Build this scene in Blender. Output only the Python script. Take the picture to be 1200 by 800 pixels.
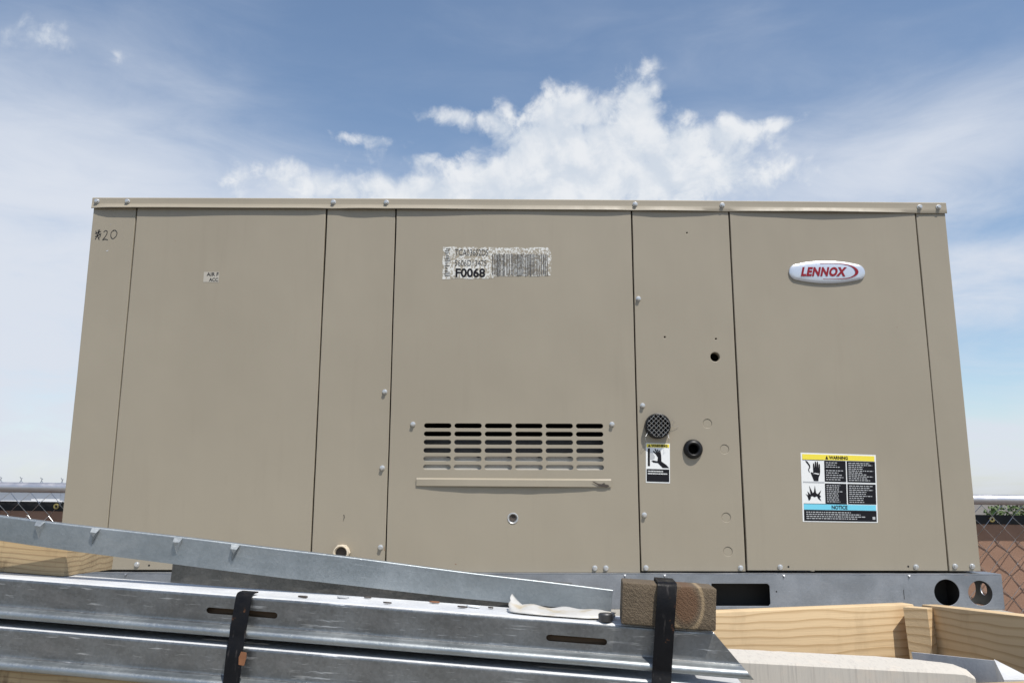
import bpy, bmesh, math, random
from mathutils import Vector, Matrix, noise
rad = math.radians
rng = random.Random(7)
for o in list(bpy.data.objects): bpy.data.objects.remove(o)
scn = bpy.context.scene
col = scn.collection

# ------------------------------------------------------------------ camera
cam = bpy.data.cameras.new('camera'); cam_ob = bpy.data.objects.new('camera', cam); col.objects.link(cam_ob)
cam.sensor_width = 36.0; cam.lens = 29.19; cam.clip_start = 0.05; cam.clip_end = 6000
_p, _y, _r = rad(10.788), rad(-0.401), rad(-0.1315)
CR = Matrix.Rotation(_y, 3, 'Z') @ Matrix.Rotation(_p, 3, 'X') @ Matrix.Rotation(_r, 3, 'Y')
m = Matrix.Identity(4)
for i in range(3):
    m[i][0] = CR[i][0]; m[i][1] = CR[i][2]; m[i][2] = -CR[i][1]
m.translation = (1.0152, -1.9508, 1.220)
cam_ob.matrix_world = m
scn.camera = cam_ob
scn.render.resolution_x, scn.render.resolution_y = 1024, 682

# ------------------------------------------------------------------ sun
SUN = Vector((0.30, -0.45, 1.0)).normalized()
SUN_EL = math.asin(SUN.z); SUN_AZ = math.atan2(SUN.x, SUN.y)
sl = bpy.data.lights.new('sun', 'SUN'); sl.energy = 5.0; sl.angle = rad(0.53); sl.color = (1.0, 0.955, 0.88)
so = bpy.data.objects.new('sun', sl); col.objects.link(so)
so.rotation_euler = SUN.to_track_quat('Z', 'Y').to_euler(); so.location = (5, -8, 14)

# ------------------------------------------------------------------ exposure
scn.view_settings.view_transform = 'Standard'; scn.view_settings.look = 'None'
scn.view_settings.exposure = 0.0; scn.view_settings.gamma = 1.0; scn.view_settings.use_curve_mapping = False

# ------------------------------------------------------------------ node helpers
class NT:
    def __init__(s, tree):
        s.t = tree; s.n = tree.nodes; s.l = tree.links
    def new(s, typ, **kw):
        n = s.n.new(typ)
        for k, v in kw.items(): setattr(n, k, v)
        return n
    def put(s, sock, v):
        if isinstance(v, bpy.types.NodeSocket): s.l.new(v, sock)
        elif v is not None: sock.default_value = v
    def math(s, op, a, b=None, c=None, clamp=False):
        n = s.new('ShaderNodeMath', operation=op); n.use_clamp = clamp
        s.put(n.inputs[0], a)
        if b is not None: s.put(n.inputs[1], b)
        if c is not None: s.put(n.inputs[2], c)
        return n.outputs[0]
    def noise(s, vec, scale, detail=4, rough=0.5, dist=0.0):
        n = s.new('ShaderNodeTexNoise')
        s.put(n.inputs['Vector'], vec); n.inputs['Scale'].default_value = scale
        n.inputs['Detail'].default_value = detail; n.inputs['Roughness'].default_value = rough
        n.inputs['Distortion'].default_value = dist
        return n.outputs[0]
    def mapping(s, vec, scale=(1, 1, 1), loc=(0, 0, 0), rot=(0, 0, 0)):
        n = s.new('ShaderNodeMapping'); s.put(n.inputs['Vector'], vec)
        n.inputs['Scale'].default_value = scale; n.inputs['Location'].default_value = loc; n.inputs['Rotation'].default_value = rot
        return n.outputs[0]
    def mix(s, fac, a, b, blend='MIX'):
        n = s.new('ShaderNodeMix', data_type='RGBA', blend_type=blend)
        s.put(n.inputs[0], fac); s.put(n.inputs[6], a); s.put(n.inputs[7], b)
        return n.outputs[2]
    def ramp(s, fac, stops):
        n = s.new('ShaderNodeValToRGB'); s.put(n.inputs[0], fac)
        e = n.color_ramp.elements
        while len(e) < len(stops): e.new(0.5)
        for i, (p, c) in enumerate(stops):
            e[i].position = p; e[i].color = c if len(c) == 4 else (*c, 1)
        return n.outputs[0]
    def rng(s, v, a, b, c=0.0, d=1.0, smooth=True):
        n = s.new('ShaderNodeMapRange'); n.interpolation_type = 'SMOOTHSTEP' if smooth else 'LINEAR'
        s.put(n.inputs[0], v)
        for i, q in enumerate((a, b, c, d)): n.inputs[1 + i].default_value = q
        return n.outputs[0]

# ------------------------------------------------------------------ world: daylight sky with thin cirrus and a cumulus bank
wd = bpy.data.worlds.new('World'); scn.world = wd; wd.use_nodes = True
W = NT(wd.node_tree); W.n.clear()
out = W.new('ShaderNodeOutputWorld'); bg = W.new('ShaderNodeBackground')
sky = W.new('ShaderNodeTexSky', sky_type='NISHITA'); sky.sun_disc = False
sky.sun_elevation = SUN_EL; sky.sun_rotation = SUN_AZ; sky.altitude = 300; sky.air_density = 1.0; sky.dust_density = 1.2; sky.ozone_density = 0.9
SKY_STRENGTH = 0.15
tc = W.new('ShaderNodeTexCoord').outputs['Generated']
sep = W.new('ShaderNodeSeparateXYZ'); W.put(sep.inputs[0], tc)
az = W.math('ARCTAN2', sep.outputs[0], sep.outputs[1]); el = W.math('ARCSINE', sep.outputs[2])
cmb = W.new('ShaderNodeCombineXYZ'); W.put(cmb.inputs[0], W.math('MULTIPLY', az, 57.2958)); W.put(cmb.inputs[1], W.math('MULTIPLY', el, 57.2958))
ae = cmb.outputs[0]                                 # azimuth and elevation in degrees
AZ = W.math('MULTIPLY', az, 57.2958); EL = W.math('MULTIPLY', el, 57.2958)
def blob(a, e, ra, re, w=1.0, sharp=1.0):
    x = W.math('DIVIDE', W.math('SUBTRACT', AZ, a), ra); y = W.math('DIVIDE', W.math('SUBTRACT', EL, e), re)
    r2 = W.math('ADD', W.math('MULTIPLY', x, x), W.math('MULTIPLY', y, y))
    g = W.math('EXPONENT', W.math('MULTIPLY', r2, -sharp))
    return W.math('MULTIPLY', g, w)
def total(L):
    t = L[0]
    for q in L[1:]: t = W.math('ADD', t, q)
    return t
n_big = W.noise(W.mapping(ae, (0.045, 0.075, 1), (3.1, 8.7, 0)), 1.0, 2, 0.45, 0.3)
n_wisp = W.noise(W.mapping(ae, (0.09, 0.30, 1), (1.3, 4.2, 0), (0, 0, rad(14))), 1.0, 6, 0.60, 0.5)
n_cum = W.noise(W.mapping(ae, (0.34, 0.38, 1), (5.3, 2.4, 0)), 1.0, 7, 0.58, 0.35)
n_fine = W.noise(W.mapping(ae, (1.1, 1.2, 1), (0.3, 1.9, 0)), 1.0, 5, 0.6, 0.3)
# cumulus bank straight ahead
cum = total([blob(4.6, 26.4, 2.2, 1.9, 0.60), blob(9.8, 26.6, 2.4, 2.3, 0.72), blob(0.8, 24.8, 3.0, 2.0, 0.56), blob(6.8, 23.6, 4.4, 2.2, 0.56), blob(0.5, 21.6, 5.5, 2.2, 0.58), blob(9.0, 21.2, 7.5, 2.2, 0.60),
             blob(14.6, 24.2, 3.0, 1.3, 0.54), blob(16.0, 21.4, 5.5, 1.9, 0.42), blob(19.0, 24.2, 3.2, 0.9, 0.40), blob(-3.9, 25.8, 2.6, 0.8, 0.50), blob(-10.0, 24.0, 3.2, 0.6, 0.46), blob(-6.0, 23.0, 2.4, 0.6, 0.36),
             blob(-13.0, 20.9, 7.5, 1.7, 0.60), blob(-5.5, 20.0, 5.0, 1.6, 0.50), blob(-31.0, 26.8, 4.5, 1.2, 0.42)])
cumv = W.math('ADD', cum, W.math('MULTIPLY', W.math('SUBTRACT', n_cum, 0.5), 1.05))
cumv = W.math('ADD', cumv, W.math('MULTIPLY', W.math('SUBTRACT', n_fine, 0.5), 0.36))
vo = W.new('ShaderNodeTexVoronoi', feature='F1'); vo.inputs['Scale'].default_value = 1.0
wv_ = W.new('ShaderNodeVectorMath', operation='ADD'); W.put(wv_.inputs[0], W.mapping(ae, (0.50, 0.55, 1), (0.7, 0.2, 0)))
wc_ = W.new('ShaderNodeCombineXYZ'); W.put(wc_.inputs[0], W.math('MULTIPLY', n_fine, 0.8)); W.put(wc_.inputs[1], W.math('MULTIPLY', n_cum, 1.2)); W.l.new(wc_.outputs[0], wv_.inputs[1]); W.l.new(wv_.outputs[0], vo.inputs['Vector'])
puff = W.math('SUBTRACT', 0.42, vo.outputs['Distance'])
cumv = W.math('ADD', cumv, W.math('MULTIPLY', puff, 0.30))
cum_m = W.rng(cumv, 0.22, 0.66)
# a milky veil with thin streaks all round the sky, thicker low down
veil_b = total([blob(3, 19.5, 22, 3.6, 0.34), blob(-36, 15, 18, 13, 0.80), blob(-24, 19, 9, 7, 0.25), blob(25, 20.5, 10, 4.2, 0.50), blob(33, 22.5, 6, 3.5, 0.25), blob(31, 13.4, 9, 2.0, 0.55), blob(30, 3.6, 10, 1.5, 0.30), blob(31, 8.2, 9, 2.2, -0.24)])
low = W.math('ADD', W.rng(EL, 0, 26, 0.34, 0.0), W.rng(EL, 0, 9, 0.16, 0.0))
veil = W.math('ADD', W.math('ADD', veil_b, low), W.math('MULTIPLY', W.math('SUBTRACT', n_big, 0.57), 0.80))
veil = W.math('ADD', veil, W.math('MULTIPLY', W.math('SUBTRACT', n_wisp, 0.5), W.rng(EL, 0, 30, 2.0, 0.42)))
veil_m = W.math('MULTIPLY', W.rng(veil, -0.12, 0.90), 0.97)
skyc = W.mix(1.0, sky.outputs[0], (SKY_STRENGTH,) * 3 + (1,), 'MULTIPLY')
skyc = W.mix(1.0, skyc, (1.03, 1.04, 1.02, 1), 'MULTIPLY')
veil_c = (0.71, 0.757, 0.842, 1)
c1 = W.mix(veil_m, skyc, veil_c)
n_off = W.noise(W.mapping(ae, (0.34, 0.38, 1), (5.3 + 0.16, 2.4 + 0.34, 0)), 1.0, 4, 0.58, 0.35)
shade = W.rng(W.math('ADD', W.math('MULTIPLY', W.math('SUBTRACT', n_cum, n_off), 1.5), W.math('MULTIPLY', puff, 0.5)), -0.40, 0.32)
cum_c = W.mix(shade, (0.66, 0.72, 0.80, 1), (0.86, 0.88, 0.905, 1))
c2 = W.mix(W.math('MULTIPLY', cum_m, 0.93), c1, cum_c)
W.put(bg.inputs[0], c2); bg.inputs[1].default_value = 1.0
W.l.new(bg.outputs[0], out.inputs[0])

# ------------------------------------------------------------------ materials
def material(name, build=None, base=(0.5, 0.5, 0.5), rough=0.5, metal=0.0, spec=0.5):
    m = bpy.data.materials.new(name); m.use_nodes = True
    t = NT(m.node_tree); p = t.n['Principled BSDF']
    p.inputs['Base Color'].default_value = (*base, 1); p.inputs['Roughness'].default_value = rough
    p.inputs['Metallic'].default_value = metal; p.inputs['Specular IOR Level'].default_value = spec
    if build: build(t, p, t.new('ShaderNodeTexCoord').outputs['Object'])
    return m
def bump(t, p, h, dist=0.001, strength=1.0):
    b = t.new('ShaderNodeBump'); b.inputs['Distance'].default_value = dist; b.inputs['Strength'].default_value = strength
    t.put(b.inputs['Height'], h); t.l.new(b.outputs[0], p.inputs['Normal'])

def b_paint(t, p, oc):
    geo = t.new('ShaderNodeNewGeometry').outputs['Position']
    n1 = t.noise(geo, 2.2, 4, 0.55); n2 = t.noise(t.mapping(geo, (30, 30, 3)), 1.0, 5, 0.6); n3 = t.noise(geo, 900, 2)
    c = t.mix(t.rng(n1, 0.3, 0.7), (0.284, 0.249, 0.191, 1), (0.306, 0.2695, 0.208, 1))
    c = t.mix(t.math('MULTIPLY', t.rng(n2, 0.52, 0.8), 0.16), c, (0.205, 0.18, 0.14, 1))
    sp = t.noise(geo, 60, 3, 0.7)
    c = t.mix(t.math('MULTIPLY', t.rng(sp, 0.72, 0.78), 0.25), c, (0.22, 0.19, 0.15, 1))
    t.put(p.inputs['Base Color'], c)
    t.put(p.inputs['Roughness'], t.rng(n2, 0.2, 0.8, 0.42, 0.58))
    h = t.math('ADD', t.math('MULTIPLY', n3, 0.12), t.math('MULTIPLY', t.noise(t.mapping(geo, (1, 1, 0.45)), 7, 2), 9.0))
    bump(t, p, h, 0.0006, 0.6)
PAINT = material('beige_paint', b_paint, spec=0.35)

def galv(name, c0, c1, r0=0.30, r1=0.5, streak=1.0, metal=0.9, dirt=0.25):
    def b(t, p, oc):
        sp = t.new('ShaderNodeTexVoronoi'); t.put(sp.inputs['Vector'], oc); sp.inputs['Scale'].default_value = 420
        hs = t.new('ShaderNodeSeparateColor'); t.put(hs.inputs[0], sp.outputs['Color'])
        n1 = t.noise(oc, 14, 5, 0.6)
        f = t.math('ADD', t.math('MULTIPLY', hs.outputs[0], 0.16), t.math('MULTIPLY', n1, 0.9))
        c = t.mix(t.rng(f, 0.25, 0.85), (*c0, 1), (*c1, 1))
        sc = t.noise(t.mapping(oc, (22, 160, 330)), 1.0, 3, 0.7)            # long scuffs
        sc2 = t.noise(t.mapping(oc, (30, 60, 420)), 1.0, 4, 0.65)
        s = t.math('MAXIMUM', t.rng(sc, 0.60, 0.67), t.rng(sc2, 0.645, 0.71))
        patch = t.rng(t.noise(oc, 22, 3, 0.6), 0.38, 0.60)
        s = t.math('MULTIPLY', t.math('MULTIPLY', s, patch), 0.6 * streak)
        c = t.mix(s, c, (0.80, 0.82, 0.84, 1))
        d = t.math('MULTIPLY', t.rng(t.noise(t.mapping(oc, (0.35, 1, 1)), 35, 7, 0.75), 0.47, 0.70), dirt)
        c = t.mix(d, c, (0.13, 0.115, 0.10, 1))
        t.put(p.inputs['Base Color'], c)
        t.put(p.inputs['Metallic'], t.math('SUBTRACT', metal, t.math('MULTIPLY', d, 1.5), clamp=True))
        t.put(p.inputs['Roughness'], t.math('ADD', t.rng(n1, 0.3, 0.7, r0, r1), t.math('MULTIPLY', hs.outputs[1], 0.08)))
        bump(t, p, t.math('ADD', t.math('MULTIPLY', hs.outputs[2], 0.25), t.math('ADD', n1, t.math('MULTIPLY', s, 0.5))), 0.0005, 0.35)
    return material(name, b)
GALV = galv('galvanised_steel', (0.17, 0.178, 0.184), (0.28, 0.292, 0.30), 0.30, 0.46, 1.0, dirt=0.28)
PALE_ZINC = galv('pale_zinc', (0.55, 0.56, 0.57), (0.68, 0.69, 0.70), 0.5, 0.65, 0.1, metal=0.35, dirt=0.3)
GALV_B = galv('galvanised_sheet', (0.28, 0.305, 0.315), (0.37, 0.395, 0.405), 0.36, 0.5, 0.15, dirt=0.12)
GALV_D = galv('shaded_channel', (0.10, 0.10, 0.095), (0.17, 0.17, 0.165), 0.45, 0.6, 0.2, dirt=0.5)  # galvanised steel darkened for the shade behind the strip
GALV_BASE = galv('galvanised_base', (0.28, 0.295, 0.32), (0.37, 0.385, 0.41), 0.36, 0.52, 0.25, dirt=0.15)
ZINC = material('zinc_screw', base=(0.56, 0.555, 0.54), rough=0.3, metal=0.6)
WIRE = material('zinc_wire', base=(0.60, 0.61, 0.62), rough=0.34, metal=0.95)
PIPE = material('zinc_pipe', lambda t, p, oc: t.put(p.inputs['Roughness'], t.rng(t.noise(oc, 30, 3), 0.3, 0.7, 0.35, 0.5)), base=(0.55, 0.54, 0.56), metal=0.85)
BLACK = material('black_rubber', base=(0.009, 0.009, 0.010), rough=0.45, spec=0.3)
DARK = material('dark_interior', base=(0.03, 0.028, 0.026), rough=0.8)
BAFFLE_LIT = material('baffle_lit', lambda t, p, oc: t.put(p.inputs['Base Color'], t.mix(t.noise(oc, 30, 3), (0.46, 0.43, 0.38, 1), (0.58, 0.55, 0.49, 1))), rough=0.6)

BAFFLE_SHADE = material('baffle_shade', base=(0.085, 0.078, 0.07), rough=0.7)
def b_wood(c0, c1, c2, ring=26, rough=0.65, knots=True, stain=0.0):
    def b(t, p, oc):
        warp = t.noise(t.mapping(oc, (2.0, 6, 6)), 1.0, 3, 0.5)
        v = t.new('ShaderNodeVectorMath', operation='ADD'); t.put(v.inputs[0], t.mapping(oc, (0.35, 1, 1)))
        cb = t.new('ShaderNodeCombineXYZ'); t.put(cb.inputs[1], t.math('MULTIPLY', warp, 0.035)); t.put(cb.inputs[2], t.math('MULTIPLY', warp, 0.035)); t.l.new(cb.outputs[0], v.inputs[1])
        wv = t.new('ShaderNodeTexWave', wave_type='BANDS', bands_direction='Z', wave_profile='SAW'); t.l.new(v.outputs[0], wv.inputs['Vector'])
        wv.inputs['Scale'].default_value = ring; wv.inputs['Distortion'].default_value = 4.5; wv.inputs['Detail'].default_value = 2; wv.inputs['Detail Scale'].default_value = 0.6
        fib = t.noise(t.mapping(oc, (12, 420, 420)), 1.0, 4, 0.65)
        f = t.rng(wv.outputs['Fac'], 0.55, 1.0)
        c = t.mix(f, (*c0, 1), (*c1, 1))
        c = t.mix(t.math('MULTIPLY', t.rng(fib, 0.45, 0.75), 0.35), c, (*c2, 1))
        c = t.mix(t.math('MULTIPLY', t.rng(t.noise(oc, 9, 4, 0.6), 0.5, 0.75), 0.35), c, (*c1, 1))
        if stain: c = t.mix(t.math('MULTIPLY', t.rng(t.noise(t.mapping(oc, (25, 10, 10)), 1, 5, 0.7), 0.5, 0.7), stain), c, (0.09, 0.055, 0.03, 1))
        kv = t.new('ShaderNodeTexVoronoi'); t.put(kv.inputs['Vector'], t.mapping(oc, (4.2, 9, 9), (0.31, 0.7, 0.45))); kv.inputs['Scale'].default_value = 1.0
        c = t.mix(t.math('MULTIPLY', t.rng(kv.outputs['Distance'], 0.17, 0.07), 0.8), c, (0.17, 0.085, 0.04, 1))
        t.put(p.inputs['Base Color'], c); p.inputs['Roughness'].default_value = rough; p.inputs['Specular IOR Level'].default_value = 0.25
        bump(t, p, t.math('ADD', fib, t.math('MULTIPLY', f, 0.5)), 0.0006, 0.5)
    return b
PINE = material('fresh_pine', b_wood((0.60, 0.445, 0.265), (0.45, 0.305, 0.16), (0.51, 0.36, 0.205), 34, stain=0.12))
PINE_OLD = material('weathered_pine', b_wood((0.45, 0.34, 0.20), (0.33, 0.23, 0.13), (0.31, 0.21, 0.115), 60, stain=0.7))
WOOD_DARK = material('stained_nailer', b_wood((0.13, 0.08, 0.045), (0.08, 0.05, 0.03), (0.10, 0.06, 0.035), 60))
def b_end(t, p, oc):
    r = t.new('ShaderNodeTexWave', wave_type='RINGS', rings_direction='Y'); t.put(r.inputs['Vector'], t.mapping(oc, (1, 1, 1), (0.035, 0, 0.06)))
    r.inputs['Scale'].default_value = 75; r.inputs['Distortion'].default_value = 2.5; r.inputs['Detail'].default_value = 3; r.inputs['Detail Scale'].default_value = 3
    n = t.noise(oc, 420, 3, 0.7); n2 = t.noise(oc, 40, 4)
    c = t.mix(r.outputs['Fac'], (0.112, 0.084, 0.054, 1), (0.128, 0.097, 0.063, 1))
    c = t.mix(t.math('MULTIPLY', t.rng(n, 0.55, 0.72), 0.40), c, (0.25, 0.20, 0.135, 1)); c = t.mix(t.math('MULTIPLY', t.rng(n, 0.45, 0.32), 0.5), c, (0.03, 0.022, 0.015, 1))
    c = t.mix(t.math('MULTIPLY', n2, 0.4), c, (0.13, 0.09, 0.05, 1))
    sw = t.new('ShaderNodeTexWave', wave_type='BANDS', bands_direction='X'); t.put(sw.inputs['Vector'], t.mapping(oc, (1, 1, 1), (0, 0, 0), (0, rad(48), 0))); sw.inputs['Scale'].default_value = 95; sw.inputs['Distortion'].default_value = 11; sw.inputs['Detail'].default_value = 3; sw.inputs['Detail Scale'].default_value = 4
    c = t.mix(t.math('MULTIPLY', t.rng(sw.outputs['Fac'], 0.5, 1.0), 0.38), c, (0.045, 0.032, 0.02, 1))
    k = t.new('ShaderNodeVectorMath', operation='LENGTH'); t.put(k.inputs[0], t.mapping(oc, (75, 8, 48), (-1.15, 0, -0.15)))
    c = t.mix(t.math('MULTIPLY', t.rng(k.outputs['Value'], 1.05, 0.6), 0.85), c, (0.115, 0.058, 0.028, 1))
    c = t.mix(t.math('MULTIPLY', t.math('MULTIPLY', t.rng(k.outputs['Value'], 0.95, 1.1), t.rng(k.outputs['Value'], 1.3, 1.15)), 0.8), c, (0.30, 0.22, 0.13, 1))
    t.put(p.inputs['Base Color'], c); p.inputs['Roughness'].default_value = 0.85
    bump(t, p, t.math('ADD', n, t.math('MULTIPLY', sw.outputs['Fac'], -0.5)), 0.0006, 0.8)
ENDGRAIN = material('rough_end_grain', b_end)
def b_white_board(t, p, oc):
    g = t.noise(t.mapping(oc, (420, 130, 14)), 1.0, 5, 0.7); n = t.noise(oc, 40, 4, 0.6)
    c = t.mix(t.rng(g, 0.48, 0.72), (0.50, 0.47, 0.42, 1), (0.40, 0.375, 0.34, 1)); c = t.mix(t.math('MULTIPLY', t.rng(n, 0.5, 0.7), 0.35), c, (0.62, 0.53, 0.44, 1))
    t.put(p.inputs['Base Color'], c); p.inputs['Roughness'].default_value = 0.9; bump(t, p, g, 0.0007, 0.5)
WHITE_BOARD = material('pale_sawn_board', b_white_board)
def b_strap(t, p, oc):
    n = t.noise(oc, 70, 5, 0.7); n2 = t.noise(t.mapping(oc, (200, 200, 25)), 1, 4, 0.6)
    c = t.mix(t.rng(n, 0.60, 0.68), (0.005, 0.005, 0.006, 1), (0.09, 0.04, 0.018, 1)); c = t.mix(t.math('MULTIPLY', t.rng(n2, 0.6, 0.75), 0.5), c, (0.10, 0.09, 0.085, 1))
    t.put(p.inputs['Base Color'], c); t.put(p.inputs['Roughness'], t.rng(n, 0.3, 0.7, 0.3, 0.7)); bump(t, p, n, 0.0006, 0.6)
STRAP = material('black_strapping', b_strap, metal=0.0, spec=0.15)
def b_screen(t, p, oc):
    w = t.new('ShaderNodeTexWave', wave_type='BANDS', bands_direction='Z'); t.put(w.inputs['Vector'], oc); w.inputs['Scale'].default_value = 160
    n = t.noise(oc, 5, 4); n2 = t.noise(t.mapping(oc, (300, 1, 500)), 1, 2)
    c = t.mix(t.rng(n, 0.3, 0.7), (0.30, 0.178, 0.120, 1), (0.36, 0.218, 0.152, 1)); c = t.mix(t.math('MULTIPLY', n2, 0.4), c, (0.22, 0.11, 0.07, 1))
    t.put(p.inputs['Base Color'], c); p.inputs['Roughness'].default_value = 0.85; bump(t, p, t.math('ADD', w.outputs['Fac'], t.math('MULTIPLY', n, 6)), 0.001, 0.5)
SCREEN = material('brown_windscreen_fabric', b_screen)
BRASS = material('brass', base=(0.55, 0.43, 0.16), rough=0.4, metal=0.8)
def b_concrete(t, p, oc):
    n = t.noise(oc, 3, 6, 0.6); n2 = t.noise(oc, 90, 4, 0.7)
    c = t.mix(n, (0.26, 0.245, 0.215, 1), (0.32, 0.30, 0.265, 1)); c = t.mix(t.math('MULTIPLY', t.rng(n2, 0.5, 0.8), 0.4), c, (0.22, 0.205, 0.18, 1))
    t.put(p.inputs['Base Color'], c); p.inputs['Roughness'].default_value = 0.9; bump(t, p, n2, 0.003, 0.5)
CONC = material('concrete', b_concrete)
def b_ground(t, p, oc):
    n = t.noise(oc, 0.35, 6, 0.6); n2 = t.noise(oc, 24, 5, 0.75)
    c = t.mix(n, (0.125, 0.112, 0.096, 1), (0.165, 0.148, 0.128, 1)); c = t.mix(t.rng(n2, 0.4, 0.75), c, (0.12, 0.105, 0.09, 1))
    t.put(p.inputs['Base Color'], c); p.inputs['Roughness'].default_value = 0.95; bump(t, p, n2, 0.02, 0.6)
GROUND = material('dry_gravel_ground', b_ground)
def b_leaf(a, b_):
    def f(t, p, oc):
        t.put(p.inputs['Base Color'], t.mix(t.rng(t.noise(oc, 5, 3), 0.35, 0.65), (*a, 1), (*b_, 1))); p.inputs['Roughness'].default_value = 0.6
        p.inputs['Specular IOR Level'].default_value = 0.3
    return f
LEAF = material('leaf', b_leaf((0.045, 0.085, 0.022), (0.09, 0.13, 0.04)))
LEAF_D = material('dusty_leaf', b_leaf((0.075, 0.085, 0.035), (0.12, 0.115, 0.055)))
BARK = material('bark', lambda t, p, oc: t.put(p.inputs['Base Color'], t.mix(t.noise(oc, 18, 4), (0.10, 0.075, 0.05, 1), (0.2, 0.16, 0.11, 1))), rough=0.9)
INK = material('black_ink', base=(0.012, 0.012, 0.015), rough=0.6, spec=0.12)
MARKER = material('black_marker', base=(0.02, 0.018, 0.018), rough=0.6)
WHITE = material('white_vinyl', base=(0.74, 0.75, 0.74), rough=0.4)
YELLOW = material('yellow_print', base=(0.80, 0.66, 0.06), rough=0.4)
CYAN = material('light_blue_print', base=(0.16, 0.56, 0.72), rough=0.4)
PALEINK = material('pale_print', base=(0.42, 0.43, 0.44), rough=0.5)
def b_badge(t, p, oc): t.put(p.inputs['Roughness'], t.rng(t.noise(oc, 300, 2), 0.3, 0.7, 0.3, 0.36))
BADGE = material('silver_badge', b_badge, base=(0.60, 0.625, 0.67), metal=0.6)
RED = material('dark_red_print', base=(0.23, 0.008, 0.016), rough=0.4, spec=0.3)
IVORY = material('ivory_plastic', base=(0.62, 0.54, 0.42), rough=0.4)
def b_worn(ca, cb, lo, hi, sc=330):
    def f(t, p, oc):
        geo = t.new('ShaderNodeNewGeometry').outputs['Position']
        n = t.noise(t.mapping(geo, (1, 1, 0.75)), sc, 3, 0.65); n2 = t.noise(geo, 28, 2)
        t.put(p.inputs['Base Color'], t.mix(t.rng(t.math('ADD', n, t.math('MULTIPLY', t.math('SUBTRACT', n2, 0.5), 0.35)), lo, hi), (*ca, 1), (*cb, 1))); p.inputs['Roughness'].default_value = 0.55
    return f
BEIGE = (0.295, 0.259, 0.200)
STICKER = material('peeling_sticker', b_worn(BEIGE, (0.62, 0.62, 0.59), 0.42, 0.58, 230))
STICK_INK = material('worn_print', b_worn((0.03, 0.03, 0.032), (0.30, 0.29, 0.26), 0.58, 0.70, 420))
FILM = material('plastic_scrap', lambda t, p, oc: t.put(p.inputs['Base Color'], t.mix(t.rng(t.noise(oc, 60, 4), 0.45, 0.7), (0.50, 0.49, 0.465, 1), (0.42, 0.36, 0.26, 1))), rough=0.35)
RUST = material('rust', lambda t, p, oc: t.put(p.inputs['Base Color'], t.mix(t.noise(oc, 120, 4), (0.12, 0.05, 0.022, 1), (0.27, 0.115, 0.05, 1))), rough=0.85)
DARK_BROWN = material('dark_brown', base=(0.055, 0.045, 0.038), rough=0.9)
SHED = material('white_shed_cladding', lambda t, p, oc: t.put(p.inputs['Base Color'], t.mix(t.noise(oc, 0.8, 3), (0.70, 0.71, 0.73, 1), (0.78, 0.78, 0.79, 1))), rough=0.5)

# ------------------------------------------------------------------ object helpers
ORG = {}
def tag(o, label=None, cat=None, group=None, kind=None):
    for k, v in (('label', label), ('category', cat), ('group', group), ('kind', kind)):
        if v: o[k] = v
    return o
def link(name, me, mat=None, parent=None, loc=(0, 0, 0)):
    o = bpy.data.objects.new(name, me); col.objects.link(o)
    if mat and me is not None and not me.materials: me.materials.append(mat)
    loc = Vector(loc); ORG[o] = loc
    if parent: o.parent = parent; o.location = loc - ORG[parent]
    else: o.location = loc
    return o
def empty(name, loc):
    o = bpy.data.objects.new(name, None); col.objects.link(o); o.location = loc; o.empty_display_size = 0.1; ORG[o] = Vector(loc); return o
def smooth(me, ang=35):
    me.polygons.foreach_set('use_smooth', [True] * len(me.polygons)); me.set_sharp_from_angle(angle=rad(ang)); me.update()
def mesh(name, verts, faces, mat, parent=None, ang=None, origin=None):
    """vertices in world space; the object's origin is put at the middle of them"""
    vs = [Vector(v) for v in verts]
    if origin is None:
        lo = [min(v[i] for v in vs) for i in range(3)]; hi = [max(v[i] for v in vs) for i in range(3)]
        origin = Vector([(a + b) / 2 for a, b in zip(lo, hi)])
    origin = Vector(origin)
    me = bpy.data.meshes.new(name); me.from_pydata([v - origin for v in vs], [], faces); me.update()
    bm = bmesh.new(); bm.from_mesh(me); bmesh.ops.recalc_face_normals(bm, faces=bm.faces); bm.to_mesh(me); bm.free()
    if ang: smooth(me, ang)
    return link(name, me, mat, parent, origin)
def bm_mesh(name, bm, mat, parent=None, ang=None, origin=(0, 0, 0)):
    bmesh.ops.recalc_face_normals(bm, faces=bm.faces)
    me = bpy.data.meshes.new(name); bm.to_mesh(me); bm.free()
    if ang: smooth(me, ang)
    return link(name, me, mat, parent, origin)
def box_bm(sx, sy, sz, bev=0.0, seg=2):
    bm = bmesh.new(); bmesh.ops.create_cube(bm, size=1.0)
    bmesh.ops.scale(bm, vec=(sx, sy, sz), verts=bm.verts)
    if bev: bmesh.ops.bevel(bm, geom=list(bm.edges), offset=bev, segments=seg, affect='EDGES', profile=0.5)
    return bm
def box(name, a, b, mat, parent=None, bev=0.0):
    c = [(p + q) / 2 for p, q in zip(a, b)]
    return bm_mesh(name, box_bm(*[abs(q - p) for p, q in zip(a, b)], bev), mat, parent, 40 if bev else None, c)
def eval_mesh(o):
    dg = bpy.context.evaluated_depsgraph_get(); dg.update()
    return bpy.data.meshes.new_from_object(o.evaluated_get(dg))
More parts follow.
